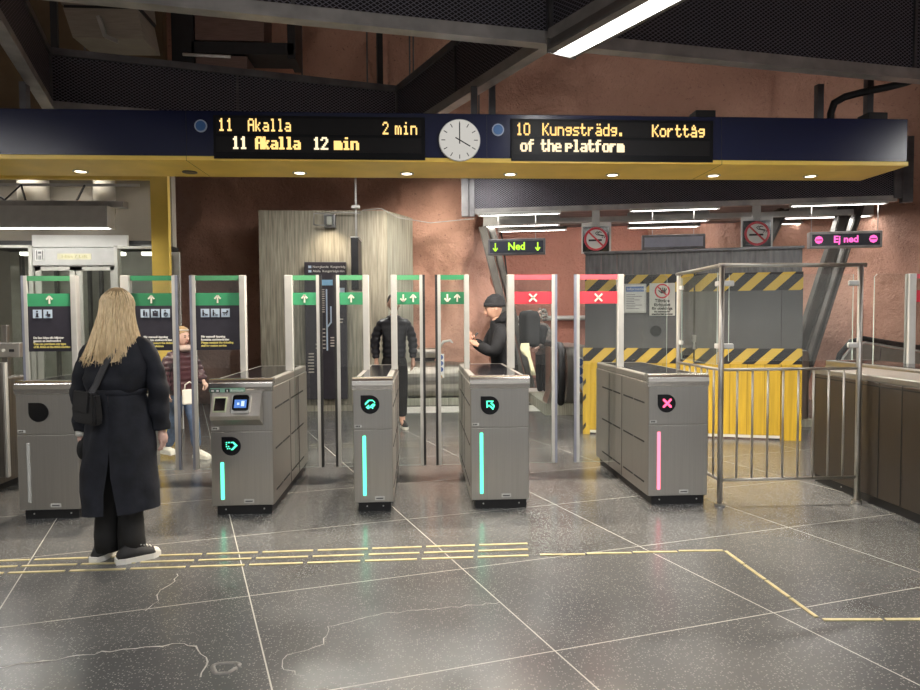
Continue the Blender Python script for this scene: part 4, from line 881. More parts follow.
# service boxes under the vault at the upper left
du = thing('ventilation_box', 'grey slatted ventilation box hanging at the top left', 'ventilation box', (-3.53, 8.0, 4.6)); m = MB(); m.prism([(-.36, .12), (.42, .12), (.36, .45), (-.46, .45)], 0, .5, axis='Y'); m.build('lower_box', mat('duct_grey', (.34, .31, .26), .5, .3, var=.08, scale=4, stretch=(1, 1, 14)), du); m = MB(); m.prism([(-.48, .49), (.38, .49), (.34, .9), (-.56, .9)], 0, .5, axis='Y'); m.build('upper_box', mat('duct_grey_upper', (.32, .29, .25), .5, .3, var=.08, scale=4, stretch=(1, 1, 14)), du); B('gap', black, du, (-.46, .38, .02, .48, .45, .49)); m = MB(); m.bar((-.05, -.05, .34), (.02, -.05, .12), .04); m.bar((.02, -.05, .12), (.16, -.05, .06), .04); m.build('bracket', frame_pale, du); B('hanger', black, du, (-.3, -.26, .2, .24, .9, 2.0), (.2, .24, .2, .24, .9, 2.0))
sv = thing('cable_rack', 'dark cable rack with brown slatted trays at the top left', 'rack', (-2.4, 9.0, 4.5))
B('tray', mat('tray_brown', (.16, .10, .085), .5, .2, var=.15, scale=5, stretch=(1, 1, 16)), sv, (-.45, .42, 0, .5, .62, 1.1), (-.45, .2, 0, .5, .12, .42)); B('frame', black, sv, (-.75, -.47, 0, .5, -.2, 1.4), (-.5, .8, .0, .5, .45, .6), (.72, .82, 0, .5, .4, 1.4)); m = MB(); m.tube([(-.6, -.03, .42), (.0, -.03, .40)], .02, 6); m.build('pipe', lamp_body, sv)
B('hanger', black, sv, (-.62, -.56, .2, .26, 1.4, 2.2), (.4, .46, .2, .26, 1.1, 2.2))
# ------------------------------------------------------------------ escalators
em = mat('escalator_steel', (.46, .44, .40), .3, 1.0, var=.1, scale=2, stretch=(14, 1, 1))
def sticker(parent, x, y, z, n=3, s=.055):
    m = MB(); m.box(x-s*.62, x+s*.62, y-.004, y, z-s*1.2*n, z+s*.6); st = m.build('safety_sticker', white, parent); m = MB()
    for k in range(n): m.cyl((x, y-.005, z-k*s*1.05), s*.46, .004, 'Y', 18)
    m.build('blue_circles', mat('sticker_blue', (.04, .10, .34), .4), st); m = MB(); m.prism([(x-s*.4, z-n*s*1.05-s*.4), (x+s*.4, z-n*s*1.05-s*.4), (x, z-n*s*1.05+s*.3)], y-.006, y-.004); m.build('warning_triangle', mat('sticker_tan', (.5, .3, .12), .5), st)
e1 = thing('escalator_end', 'rounded steel escalator end behind the gap between the narrow gates', 'escalator', (.30, 11.9, 0))
prof = [(.0+.27*math.cos(a)*1.0, .43+.33*math.sin(a)) for a in [PI*(1.5-k/16) for k in range(17)]]+[(.9, .76), (.9, .1)]
m = MB(); m.prism(prof, -.56, .5, axis='X'); m.build('drum', em, e1); prof = [(.02+.06*math.cos(a), .90+.09*math.sin(a)) for a in [PI*(1.5-k/10) for k in range(11)]]+[(.9, .99), (.9, .81)]
m = MB(); m.prism(prof, -.56, .46, axis='X'); m.build('upper_band', em, e1); B('dark_gap', black, e1, (-.55, .45, -.0, .9, .74, .82)); B('plinth', concrete_pale, e1, (-.56, .5, -.22, .9, 0, .12)); m = MB(); m.tube([(.52, -.05, .16), (.56, -.22, .35), (.56, -.22, .62), (.52, -.05, .82), (.48, .3, .92), (.48, .9, .92)], .05, 10); m.build('handrail', rubber, e1); sticker(e1, .06, -.29, .84, 3, .1)
m = MB(); m.tube([(.06, -.02, 1.0), (.12, -.02, 1.1), (.24, -.02, 1.12), (.33, -.02, 1.02)], .025, 8); m.build('latch', alu, e1)
e2 = thing('escalator_end', 'rounded steel escalator end with black handrail left of the hoarding', 'escalator', (2.36, 10.4, 0))
prof = [(-.05+.2*math.cos(a), .62+.44*math.sin(a)) for a in [PI*(1.5-k/16) for k in range(17)]]+[(1.6, 1.06), (1.6, .1)]
m = MB(); m.prism(prof, -.1, .34, axis='X'); m.build('drum', em, e2); B('plinth', concrete_pale, e2, (-.42, .34, -.12, 1.6, 0, .18)); m = MB(); m.tube([(-.14, .3, .12), (-.18, -.12, .2), (-.2, -.3, .45), (-.2, -.3, .75), (-.17, -.14, .98), (-.12, .2, 1.07), (-.12, 1.6, 1.07)], .055, 10); m.build('handrail', rubber, e2); sticker(e2, .08, -.26, .83, 3, .13)
m = MB(); m.prism([(-.42, .1), (-.2, .1), (-.2, .75), (-.28, .55)], -.1, .3, axis='Y'); m.build('skirt', em, e2)
e3 = thing('escalator_balustrade', 'grey escalator balustrade with a black handrail behind the brown cabinet', 'escalator', (5.62, 8.6, 0))
m = MB(); m.prism([(.0, 0), (2.6, 0), (2.6, .85), (.95, 1.03), (.3, 1.14), (.14, 1.10), (.02, .95), (-.04, .7)], 0, .06); m.build('side_panel', mat('balustrade_grey', (.30, .29, .26), .4, .4, var=.08), e3)
m = MB(); m.tube([(-.1, .03, .5), (-.1, .03, .75), (-.03, .03, 1.0), (.12, .03, 1.17), (.3, .03, 1.21), (.95, .03, 1.10), (2.6, .03, .9)], .035, 10); m.build('handrail', rubber, e3); m = MB(); m.tube([(-.06, .0, .5), (-.06, .0, .75), (.0, .0, .97), (.14, .0, 1.125), (.3, .0, 1.16), (.95, .0, 1.05), (2.6, .0, .86)], .014, 8); m.build('guide_trim', alu, e3); m = MB(); [m.bar((x, -.003, .02), (x+.1, -.003, z), .004, .008) for x, z in ((.42, 1.08), (.85, 1.0))]; m.build('panel_seam', frame_grey, e3)
e4 = thing('escalator_end', 'rounded steel escalator end peeping out right of the hoarding', 'escalator', (5.24, 8.95, 0)); m = MB(); m.box(-.08, .12, -.05, .5, .05, 1.05, bev=.06); m.build('drum', em, e4); m = MB(); m.tube([(-.12, .2, .1), (-.13, -.09, .3), (-.12, -.11, .7), (-.1, -.05, .98), (-.05, .25, 1.08)], .05, 10); m.build('handrail', rubber, e4); B('plinth', concrete_pale, e4, (-.15, .15, -.12, .5, 0, .1))
# ------------------------------------------------------------------ people
def skin_mesh(V, E, R, sub=2, root=0):
    me = bpy.data.meshes.new('sk'); me.from_pydata([Vector(v) for v in V], E, []); o = bpy.data.objects.new('sk', me); COL.objects.link(o)
    md = o.modifiers.new('s', 'SKIN'); md.use_smooth_shade = True
    if not me.skin_vertices: 
        bpy.context.view_layer.objects.active = o
    sv = me.skin_vertices[0].data
    for i, r in enumerate(R):
        sv[i].radius = r if isinstance(r, tuple) else (r, r); sv[i].use_root = (i == root)
    s = o.modifiers.new('u', 'SUBSURF'); s.levels = sub; s.render_levels = sub
    dg = bpy.context.evaluated_depsgraph_get(); dg.update()
    out = bpy.data.meshes.new_from_object(o.evaluated_get(dg)); bpy.data.objects.remove(o); return out
def head(m, c, s=1.0, rot=None, mats=(0, 1, 2)):
    b = bmesh.new(); bmesh.ops.create_uvsphere(b, u_segments=24, v_segments=18, radius=1)
    for v in b.verts:
        x, y, z = v.co
        if z < -.1:
            t = min(1, (-.1-z)/.9); x *= 1-.30*t; y = y*(1-.16*t)-.10*t
        if y < 0: y *= .95
        v.co = Vector((x*.078, y*.098, z*.122))
    for f in b.faces: f.smooth = True
    T = Matrix.Translation(c) @ (rot or Matrix.Identity(4)) @ Matrix.Scale(s, 4)
    m.add(b, mats[0], T)
    def ball(p, r, mi):
        bb = bmesh.new(); bmesh.ops.create_uvsphere(bb, u_segments=10, v_segments=8, radius=1)
        for v in bb.verts: v.co = Vector((p[0]+v.co.x*r[0], p[1]+v.co.y*r[1], p[2]+v.co.z*r[2]))
        for f in bb.faces: f.smooth = True
        m.add(bb, mi, T)
    ball((0, -.100, -.028), (.012, .018, .022), mats[0]); ball((0, -.094, -.002), (.008, .010, .03), mats[0])
    for k in (-1, 1):
        ball((k*.030, -.084, .0), (.013, .008, .006), mats[1]); ball((k*.030, -.083, .019), (.019, .010, .005), mats[1]); ball((k*.077, .008, -.012), (.010, .018, .030), mats[0])
    ball((0, -.088, -.066), (.022, .010, .007), mats[2])
def hand(m, w, d, n, side, s=1.0, curl=.5, mi=0):
    """wrist point w, direction d along the fingers, palm normal n"""
    w, d, n = Vector(w), Vector(d).normalized(), Vector(n).normalized(); n = (n-d*n.dot(d)).normalized(); u = d.cross(n)*side
    m.tube([w-d*.02*s, w+d*.02*s, w+d*.055*s, w+d*.09*s], [.020*s, .027*s, .032*s, .026*s], 10, mi)
    for k, L in enumerate((.062, .074, .069, .052)):
        p = w+d*.085*s+u*(.027-.018*k)*s; a = 0; pts = [p-d*.02*s, p]
        for q in range(3):
            a += curl*(.6 if q == 0 else .9); p = p+(d*math.cos(a)+n*math.sin(a))*L*s*(.45, .32, .25)[q]; pts.append(p.copy())
        m.tube(pts, [.008*s, .0088*s, .0082*s, .0075*s, .0055*s], 7, mi)
    p = w+d*.03*s+u*.024*s; pts = [p, p+(d*.6+u*.7+n*.2).normalized()*.035*s]; pts.append(pts[-1]+(d*.85+u*.25+n*.35).normalized()*.03*s); pts.append(pts[-1]+(d*.9+n*.4).normalized()*.024*s)
    m.tube(pts, [.012*s, .0105*s, .009*s, .0065*s], 7, mi)
def shoe(name, mt, sole, parent, heel, toe, h=.09, w=.042):
    heel, toe = Vector(heel), Vector(toe); d = (toe-heel); L = d.length; d.normalize(); rz = math.atan2(d.y, d.x)
    m = MB(); T = Matrix.Translation(heel) @ Matrix.Rotation(rz, 4, 'Z')
    q = MB(); secs = [(.02, .6, .55), (.06, .95, 1), (.12, 1.0, .98), (.17, .98, .75), (.22, 1.02, .55), (.9*L if L > .25 else .25, .85, .45), (L, .35, .3)]
    rings = []
    for x, ww, hh in secs:
        rings.append([q.bm.verts.new((min(x, L), w*ww*math.cos(a), .025+max(0, math.sin(a))*h*hh)) for a in [2*PI*k/14 for k in range(14)]])
    for a, b in zip(rings, rings[1:]):
        for k in range(14): q.bm.faces.new((a[k], a[(k+1) % 14], b[(k+1) % 14], b[k])).smooth = True
    q.bm.faces.new(rings[0][::-1]); q.bm.faces.new(rings[-1])
    q.bm.transform(T); sh = q.build(name, mt, parent)
    q = MB(); pl_ = [(x, w*ww*1.08*sg) for sg in (1, -1) for x, ww, hh in (secs if sg == 1 else secs[::-1])]
    q.prism([(min(x, L)+(.012 if x >= L else 0)-(.01 if x <= .02 else 0), y) for x, y in pl_], 0.0, .034, axis='Z'); q.bm.transform(T); q.build('sole', sole, sh)
    if name == 'sneaker':
        q = MB(); q.ball((L-.035, 0, .034), (.045, w*.80, .030)); q.bm.transform(T); q.build('toe_cap', sole, sh)
        for k in range(4): q = MB(); q.bar((.155+k*.02, -w*.5, .098-k*.008), (.155+k*.02, w*.5, .098-k*.008), .006, .005); q.bm.transform(T); q.build('lace', sole, sh)
    return sh
def body_mesh(S, arms, legs, lean=(0, 0), hd=None, hrot=None, skin_m=skin, hands=True, handscurl=.5, palm=None, neckoff=0.0, thin=1.0):
    lx, ly = lean; V = [(0, 0, .96), (lx*.3, ly*.3, 1.12), (lx*.7, ly*.7, 1.32), (lx, ly, 1.45), (lx*1.1, ly*1.1-.01, 1.535+neckoff)]
    R = [(.115, .085), (.105, .075), (.11, .075), (.065, .055), (.05, .05)]; E = [(0, 1), (1, 2), (2, 3), (3, 4)]
    for k in (0, 1):
        b = len(V); aa = [Vector(p) for p in arms[k]]; aa[0] += Vector((-.03 if aa[0].x > 0 else .03, 0, -.06)); V += aa; R += [.042, .036, .028]; E += [(2, b), (b, b+1), (b+1, b+2)]
        b = len(V); V += [Vector(p) for p in legs[k]]; R += [.085, .056, .040, .032]; E += [(0, b), (b, b+1), (b+1, b+2), (b+2, b+3)]
    R = [((r[0]*thin, r[1]*thin) if isinstance(r, tuple) else r*thin) if i != 4 else r for i, r in enumerate(R)]
    V = [Vector(v)*S for v in V]; R = [(r[0]*S, r[1]*S) if isinstance(r, tuple) else r*S for r in R]
    m = MB(); m.addmesh(skin_mesh(V, E, R))
    head(m, Vector(hd)*S, S*1.0, hrot)
    if hands:
        for k in (0, 1):
            a = [Vector(p)*S for p in arms[k]]; hand(m, a[2], a[2]-a[1], (palm[k] if palm else (-1 if k else 1, 0, 0)), 1 if k else -1, S, handscurl)
    return m
def jacket_mesh(S, arms, lean, low=.88, fat=1.0, quilt=0.0, pitch=.085, collar=True):
    lx, ly = lean
    V = [(0, 0, low), (0, 0, 1.0), (lx*.3, ly*.3, 1.14), (lx*.7, ly*.7, 1.31), (lx*.95, ly*.95, 1.44)]+([(lx, ly, 1.50)] if collar else [])
    R = [(.185, .14), (.18, .135), (.175, .13), (.185, .135), (.105, .085)]+([(.088, .08)] if collar else [])
    E = [(i, i+1) for i in range(len(V)-1)]
    for k in (0, 1):
        b = len(V); a = [Vector(p) for p in arms[k]]; V += [a[0]+Vector((-.02 if a[0].x > 0 else .02, 0, -.035)), a[0].lerp(a[1], .55), a[1], a[1].lerp(a[2], .6), a[2].lerp(a[1], .06)]; R += [.078, .076, .070, .062, .05]; E += [(3, b)]+[(b+i, b+i+1) for i in range(4)]
    V = [Vector(v)*S for v in V]; R = [(r[0]*S*fat, r[1]*S*fat) if isinstance(r, tuple) else r*S*fat for r in R]
    me = skin_mesh(V, E, R, 2 if not quilt else 3)
    if quilt:
        ns_ = [v.normal.copy() for v in me.vertices]
        for v, n in zip(me.vertices, ns_): v.co += n*quilt*(abs(math.sin(v.co.z*PI/(pitch*S)))-.6)
    m = MB(); m.addmesh(me); return m
def trouser_mesh(S, legs, top=1.0, fat=1.0):
    V = [(0, 0, top), (0, 0, .93)]; R = [(.135, .105), (.14, .11)]; E = [(0, 1)]
    for k in (0, 1):
        b = len(V); a = [Vector(p) for p in legs[k]]; V += [a[0]-Vector((0, 0, .06)), a[1], a[2].lerp(a[1], .1)]; R += [.10, .078, .068]; E += [(1, b), (b, b+1), (b+1, b+2)]
    V = [Vector(v)*S for v in V]; R = [(r[0]*S*fat, r[1]*S*fat) if isinstance(r, tuple) else r*S*fat for r in R]
    m = MB(); m.addmesh(skin_mesh(V, E, R)); return m
BM = [skin, eye_m, lip_m]
STAND = [[(-.09, 0, .9), (-.10, -.01, .5), (-.10, .02, .09), (-.11, -.10, .04)], [(.09, 0, .9), (.10, -.01, .5), (.10, .02, .09), (.11, -.10, .04)]]
# tall man in a black puffer jacket, beyond the gates
S = 1.84/1.75
w1 = thing('person', 'person in a black puffer jacket standing facing us beyond the narrow gate', 'person', (-.35, 9.3, 0), math.radians(8))
A = [[(-.185, 0, 1.41), (-.25, .02, 1.14), (-.24, -.06, .90)], [(.185, 0, 1.41), (.25, .02, 1.14), (.24, -.06, .90)]]
body_mesh(S, A, STAND, (0, 0), (0, -.015, 1.635)).build('body', BM, w1)
jacket_mesh(S, A, (0, 0), .90, .94, .014, .075).build('puffer_jacket', puffer, w1)
m = MB(); m.bar((0, -.165*S, .92*S), (0, -.11*S, 1.46*S), .012, .012); m.build('zip', rubber, w1)
trouser_mesh(S, STAND).build('trousers', trouser_m, w1)
m = MB(); m.ball((0, .012, 1.672*S), (.086*S, .10*S, .10*S)); m.build('hair', hair_dark, w1)
for k in (-1, 1): shoe('shoe', canvas_b, canvas_w, w1, (k*.105*S, .09, 0), (k*.13*S, -.18, 0))
# man with a knitted cap looking at a phone
S = 1.76/1.75
w2 = thing('person', 'person in a dark knitted cap and black jacket looking down at a phone', 'person', (.93, 7.3, 0), math.radians(-84))
A = [[(-.185, -.06, 1.40), (-.20, -.17, 1.14), (-.06, -.33, 1.26)], [(.185, -.06, 1.40), (.22, -.16, 1.13), (.09, -.32, 1.22)]]
body_mesh(S, A, STAND, (0, -.09), (0, -.125, 1.615), Matrix.Rotation(math.radians(14), 4, 'X'), palm=[(.3, -.2, .8), (-.3, -.2, .8)], handscurl=.7).build('body', BM, w2)
jacket_mesh(S, A, (0, -.08), .80, 1.14).build('jacket', jacket_m, w2)
m = MB(); m.tube([(-.07, -.02, 1.46), (-.11, -.05, 1.50), (0, .02, 1.55), (.11, -.05, 1.5), (.07, -.10, 1.46)], .045, 10); m.build('hood', jacket_m, w2)
trouser_mesh(S, STAND).build('trousers', trouser_m, w2)
m = MB(); m.loft([(0, -.115, 1.645, .089, .112), (0, -.113, 1.675, .092, .115), (0, -.110, 1.70, .088, .11), (0, -.105, 1.745, .068, .085), (0, -.10, 1.775, .03, .04)], 24); m.build('knitted_cap', knit, w2)
m = MB(); m.loft([(0, -.117, 1.638, .094, .117), (0, -.115, 1.68, .095, .118)], 24); m.build('cap_cuff', knit, w2)
for k in (-1, 1): shoe('shoe', canvas_b, rubber, w2, (k*.1, .09, 0), (k*.12, -.19, 0))
ph = thing('mobile_phone', 'black mobile phone held by the person in the knitted cap', 'phone', (.585, 7.30, 1.30), math.radians(-84))
m = MB(); m.box(-.037, .037, -.005, .005, -.075, .075, bev=.004); m.bm.transform(Matrix.Rotation(math.radians(-40), 4, 'X')); m.build('case', black, ph); m = MB(); m.box(-.033, .033, .005, .006, -.07, .07); m.bm.transform(Matrix.Rotation(math.radians(-40), 4, 'X')); m.build('screen', emitmat('phone_glow', (.5, .6, .8), .4), ph)
bk = thing('backpack', 'black backpack with pale strap marks on the back of the person in the knitted cap', 'backpack', (1.22, 7.32, 1.22), math.radians(-84))
m = MB(); m.box(-.16, .16, -.10, .09, -.02, .36, bev=.06, seg=4); m.box(-.12, .12, .06, .15, .0, .2, bev=.035, seg=3); [setattr(f, 'smooth', True) for f in m.bm.faces]; rumple(m, .03, 6, 3); m.build('bag', jacket_m, bk); m = MB(); m.tube([(-.10, -.10, .28), (-.12, -.05, .36), (-.08, .03, .37)], .013, 6); m.tube([(-.11, -.11, .22), (-.13, -.02, .28)], .01, 6); m.build('strap_mark', mat('reflective_grey', (.45, .45, .45), .4), bk)
pc = thing('scarf', 'pale yellowish cloth strip hanging below the black backpack', 'cloth', (1.17, 7.12, .9)); m = MB(); m.loft([(.045, 0, 0, .028, .012), (.025, 0, .10, .022, .012), (.0, 0, .19, .02, .014), (-.03, 0, .23, .045, .02), (-.05, 0, .28, .055, .025), (-.045, 0, .345, .045, .02)], 14); m.build('cloth', pale_cloth, pc)
# grey haired person further back
S = 1.66/1.75
w3 = thing('person', 'person with grey curls in a mottled jacket, far behind the red cross sign', 'person', (2.27, 12.3, 0), math.radians(-65))
A = [[(-.185, 0, 1.41), (-.24, -.02, 1.14), (-.14, -.20, 1.02)], [(.185, 0, 1.41), (.24, -.02, 1.14), (.14, -.20, 1.02)]]
body_mesh(S, A, STAND, (0, -.02), (0, -.04, 1.625)).build('body', [skin_pale, eye_m, lip_m], w3); jacket_mesh(S, A, (0, -.02), .84, 1.16).build('jacket', pattern_m, w3); trouser_mesh(S, STAND).build('trousers', trouser_m, w3)
m = MB(); rr = random.Random(3)
for k in range(17): a = rr.uniform(0, 2*PI); z = rr.uniform(-.04, .12); r = .085*math.sqrt(max(.1, 1-(z/.14)**2)); yy = .02+r*math.sin(a); 
for k in range(46):
    a = rr.uniform(-.35*PI, 1.35*PI); z = rr.uniform(-.07, .12); r = .085*math.sqrt(max(.08, 1-(max(0, z)/.135)**2)); m.ball((r*math.cos(a), -.02+r*1.1*math.sin(a), 1.63*S+z), rr.uniform(.022, .034), u=8, v=6)
m.build('hair', hair_grey, w3)
for k in (-1, 1): shoe('shoe', canvas_b, canvas_w, w3, (k*.1, .09, 0), (k*.12, -.17, 0))
# child in a burgundy puffer jacket walking towards the gates
S = 1.42/1.75
w4 = thing('person', 'small person in a burgundy puffer jacket and jeans walking with a white bag', 'person', (-2.60, 7.5, 0), math.radians(58))
A = [[(-.185, 0, 1.41), (-.25, .06, 1.16), (-.27, -.04, .93)], [(.185, 0, 1.41), (.25, -.03, 1.15), (.20, -.20, 1.02)]]
LG = [[(-.09, 0, .9), (-.10, .02, .5), (-.10, .20, .11), (-.11, .09, .05)], [(.09, 0, .9), (.09, -.12, .5), (.09, -.16, .09), (.10, -.28, .04)]]
body_mesh(S, A, LG, (0, -.02), (0, -.04, 1.64)).build('body', [skin_pale, eye_m, lip_m], w4); jacket_mesh(S, A, (0, -.02), .82, 1.18, .014, .07).build('puffer_jacket', burgundy, w4); trouser_mesh(S, LG).build('jeans', denim, w4)
m = MB(); m.ball((0, -.012*S, 1.705*S), (.090*S, .108*S, .085*S)); m.ball((0, .035*S, 1.64*S), (.088*S, .085*S, .12*S)); m.ball((0, .06*S, 1.56*S), (.07*S, .05*S, .10*S)); m.build('hair', blond_root, w4); m = MB(); m.tube([(.084*S*math.cos(a), -.012*S+.100*S*math.sin(a), 1.745*S+.012*math.sin(a)) for a in [2*PI*k/20 for k in range(21)]], .007, 6); m.build('headband', canvas_w, w4)
m = MB(); m.tube([(.09*math.cos(a), -.03+.08*math.sin(a), 1.49*S) for a in [2*PI*k/14 for k in range(15)]], .035, 8); m.build('collar', mat('pale_fur', (.5, .4, .36), .8), w4)
shoe('shoe', canvas_w, canvas_w, w4, (-.085, .26, .05), (-.095, .05, .0), .07, .036); shoe('shoe', canvas_w, canvas_w, w4, (.075, -.07, 0), (.085, -.30, 0), .07, .036)
hb = thing('handbag', 'white handbag carried by the small person in burgundy', 'bag', (-2.44, 7.27, .62), math.radians(30)); m = MB(); m.box(-.075, .075, -.03, .03, 0, .16, bev=.015); m.build('bag', canvas_w, hb); m = MB(); m.tube([(-.05, 0, .15), (-.045, 0, .21), (.0, 0, .24), (.045, 0, .21), (.05, 0, .15)], .007, 8); m.build('handle', canvas_w, hb)
# ------------------------------------------------------------------ the woman in the long black coat, seen from behind
wo = thing('person', 'person with long blonde hair in a long black coat, back to us', 'person', (-1.90, 4.36, 0))
A = [[(-.158, 0, 1.35), (-.236, .02, 1.08), (-.243, .03, .84)], [(.158, 0, 1.36), (.230, .02, 1.09), (.243, .03, .84)]]
LG = [[(-.08, 0, .88), (-.09, 0, .48), (-.095, -.01, .10), (-.10, .10, .05)], [(.05, 0, .88), (.055, 0, .48), (.06, -.02, .10), (.12, .06, .05)]]
# body faces +y (away): build facing -y then turn half round
turn = Matrix.Rotation(PI, 4, 'Z')
flip = lambda P: [[(-x, -y, z) for x, y, z in q] for q in P]
Af, Lf = flip(A), flip(LG)
mb_ = body_mesh(1.0, [Af[1], Af[0]], [Lf[1], Lf[0]], (0, 0), (0, -.02, 1.585), skin_m=skin_pale, neckoff=-.03, hands=False, thin=.72)
mb_.bm.transform(turn)
hand(mb_, (.248, .03, .815), (.05, .1, -1), (-1, .1, 0), 1, .95, .45)
hand(mb_, (-.25, .03, .815), (.0, .15, -1), (1, .1, 0), -1, .95, .9)
mb_.build('body', [skin_pale, eye_m, lip_m], wo)
def folds(q, a, z):
    t = max(0, (1.05-z)/.75); r = 1+t*(.035*math.sin(a*5+z*3)+.02*math.sin(a*9-z*6))
    c = Vector((-.01, 0, 0)); w_ = 1-.07*min(1, max(0, (1.0-z)/.3)); return Vector((c.x+(q.x-c.x)*r*w_, q.y*r, q.z+(.0 if z > .4 else -.035*(.5-math.cos(a)*.5))))
def slit(z): return 0.0 if z > .66 else .02+.20*((.66-z)/.36)**1.2
cm = MB()
cm.loft([(-.0, .0, .335, .252, .175), (-.0, .0, .45, .247, .17), (-.003, 0, .56, .240, .165), (-.004, 0, .60, .238, .163), (-.004, 0, .64, .236, .161), (-.004, 0, .66, .234, .16), (-.004, 0, .72, .230, .157), (-.004, 0, .78, .224, .154), (-.005, 0, .84, .217, .15), (-.005, 0, .90, .208, .146), (-.006, 0, .96, .196, .14), (-.006, 0, 1.0, .186, .136), (-.008, 0, 1.04, .174, .130), (-.008, 0, 1.07, .168, .126)], 44, opening=slit, fn=folds)
rumple(cm, .02, 6, 1, (1.5, 1.5, .6)); cm.build('coat_skirt', coat_m, wo, weld=True)
m = MB(); m.loft([(-.008, 0, 1.052, .170, .130), (-.008, 0, 1.056, .178, .136), (-.008, 0, 1.088, .178, .135), (-.008, 0, 1.092, .168, .128)], 36, cap=(False, False)); m.build('waist_seam', coat_m, wo)
m = MB(); m.loft([(-.008, 0, 1.07, .166, .126), (-.008, -.003, 1.10, .176, .136), (-.006, -.006, 1.13, .184, .140), (-.005, -.007, 1.16, .186, .140), (-.004, -.008, 1.19, .188, .138), (-.003, -.008, 1.22, .189, .135), (-.001, -.006, 1.26, .188, .13), (0, -.004, 1.30, .184, .122), (0, 0, 1.335, .174, .114), (0, 0, 1.365, .156, .106), (0, .0, 1.41, .12, .085), (0, .005, 1.45, .075, .07), (0, .01, 1.49, .068, .068)], 36, p=2.25,
       fn=lambda q, a, z: q+Vector((0, -.010*math.sin(z*46+q.x*9) if q.y < 0 and 1.1 < z < 1.26 else 0, 0))); rumple(m, .022, 8, 4); m.build('coat_back', coat_m, wo)
for k in (0, 1):
    a = [Vector(p) for p in A[k]]; s = -1 if k == 0 else 1
    pts = [a[0]+Vector((-s*.05, 0, .012)), a[0]+Vector((s*.005, 0, -.02)), a[0].lerp(a[1], .35)+Vector((s*.012, 0, 0)), a[0].lerp(a[1], .7)+Vector((s*.012, 0, 0)), a[1]+Vector((s*.005, 0, 0)), a[1].lerp(a[2], .4), a[1].lerp(a[2], .75), a[2]+Vector((0, 0, -.02))]
    m = MB(); P2 = []; R2_ = []; rs = [.050, .058, .057, .061, .066, .064, .059, .050]
    for i in range(len(pts)-1):
        for q in range(5): P2.append(pts[i].lerp(pts[i+1], q/5)); R2_.append(rs[i]+(rs[i+1]-rs[i])*q/5)
    P2.append(pts[-1]); R2_.append(rs[-1]); m.tube(P2, R2_, 22)
    for v in m.bm.verts: v.co += Vector((0, .006*math.sin(v.co.z*40+v.co.x*20), 0))
    rumple(m, .011, 11, 7+k); m.build('coat_sleeve', coat_m, wo)
m = MB(); m.tube([(-.25, .03, .83), (-.25, .035, .79)], [.036, .040], 12); m.build('white_cuff', canvas_w, wo)
m = MB(); m.ball((-.245, .03, .70), (.035, .045, .07)); m.ball((-.235, .04, .755), (.03, .035, .04)); m.build('black_glove', trouser_m, wo)
m = MB()
for (hx, kx, ax, rk) in ((-.075, -.098, -.098, 1), (.045, .05, .056, 1.12)):
    m.tube([(hx*.7, 0, .95), (hx, 0, .82), ((hx+kx)/2, 0, .6), (kx, .0, .42), (kx, .0, .28), (ax, -.005, .16), (ax, -.01, .055)], [.10, .095, .086, .075*rk, .070*rk, .070*rk, .074*rk], 18)
for v in m.bm.verts: v.co.x += .006*math.sin(v.co.z*34+v.co.y*15); v.co.y += .005*math.sin(v.co.z*50)
m.build('trousers', trouser_m, wo)
shoe('sneaker', canvas_b, canvas_w, wo, (-.155, -.085, 0), (-.10, .16, 0), .085, .046)
shoe('sneaker', canvas_b, canvas_w, wo, (-.01, -.115, 0), (.205, .035, 0), .085, .046)
# hair: a full shell with many strands
hm = MB()
def hair_pt(a, t):
    """a: -1..1 across the back (left to right), t: 0 crown .. 1 tip"""
    phi = -PI/2+a*1.75
    if t < .28:
        q = t/.28; th = q*1.5; r = .092*math.sin(th); z = 1.60+.115*math.cos(th)
        return Vector((r*math.cos(phi), -.0+r*1.12*math.sin(phi)+.012, z))
    q = (t-.28)/.72; zb = 1.255+.10*max(0, a)**1.5+.05*max(0, -a-.4); z = 1.608-(1.608-zb)*q
    sx = .088+.062*q**1.4+(.050*q**1.6 if a < 0 else .004*q)
    x = sx*math.cos(phi)-.012*q; y = (.103+.03*math.sin(q*PI*.5))*math.sin(phi)*(1 if True else 1)+.012-.02*q
    return Vector((x, y, z))
NA, NT = 40, 26
grid = [[hm.bm.verts.new(hair_pt(-1+2*i/NA, j/NT)) for i in range(NA+1)] for j in range(NT+1)]
for j in range(NT):
    for i in range(NA): hm.bm.faces.new((grid[j][i], grid[j][i+1], grid[j+1][i+1], grid[j+1][i])).smooth = True
rr = random.Random(11)
for k in range(230):
    a0 = rr.uniform(-1, 1); t0 = rr.uniform(0, .3); t1 = rr.uniform(.86, 1.05); da = rr.uniform(-.10, .10); out = rr.uniform(.0, .010); ph0 = rr.uniform(0, 6); n = 16
    pts = []
    for i in range(n+1):
        t = t0+(t1-t0)*i/n; p = hair_pt(max(-1.05, min(1.05, a0+da*i/n+.012*math.sin(ph0+i*.5))), t); d = Vector((p.x, p.y-.01, 0)).normalized(); p += d*(out+.003*math.sin(ph0+i*.4)); pts.append(p)
    r0 = rr.uniform(.0028, .0062); hm.tube(pts, [r0*(.6+.4*min(1, i/3))*(1-.75*max(0, (i-n*.6)/(n*.4))) for i in range(n+1)], 5)
for k in range(17):
    a0 = rr.uniform(-.95, -.35) if k < 17 else rr.uniform(.55, .95); p = hair_pt(a0, .9); q = p+Vector((rr.uniform(-.05, .02) if k < 17 else rr.uniform(0, .05), rr.uniform(-.03, .0), rr.uniform(-.09, -.02))); hm.tube([hair_pt(a0, .6), hair_pt(a0, .78)+Vector((0, -.006, 0)), p+Vector((0, -.012, 0)), q], [.004, .005, .004, .001], 5)
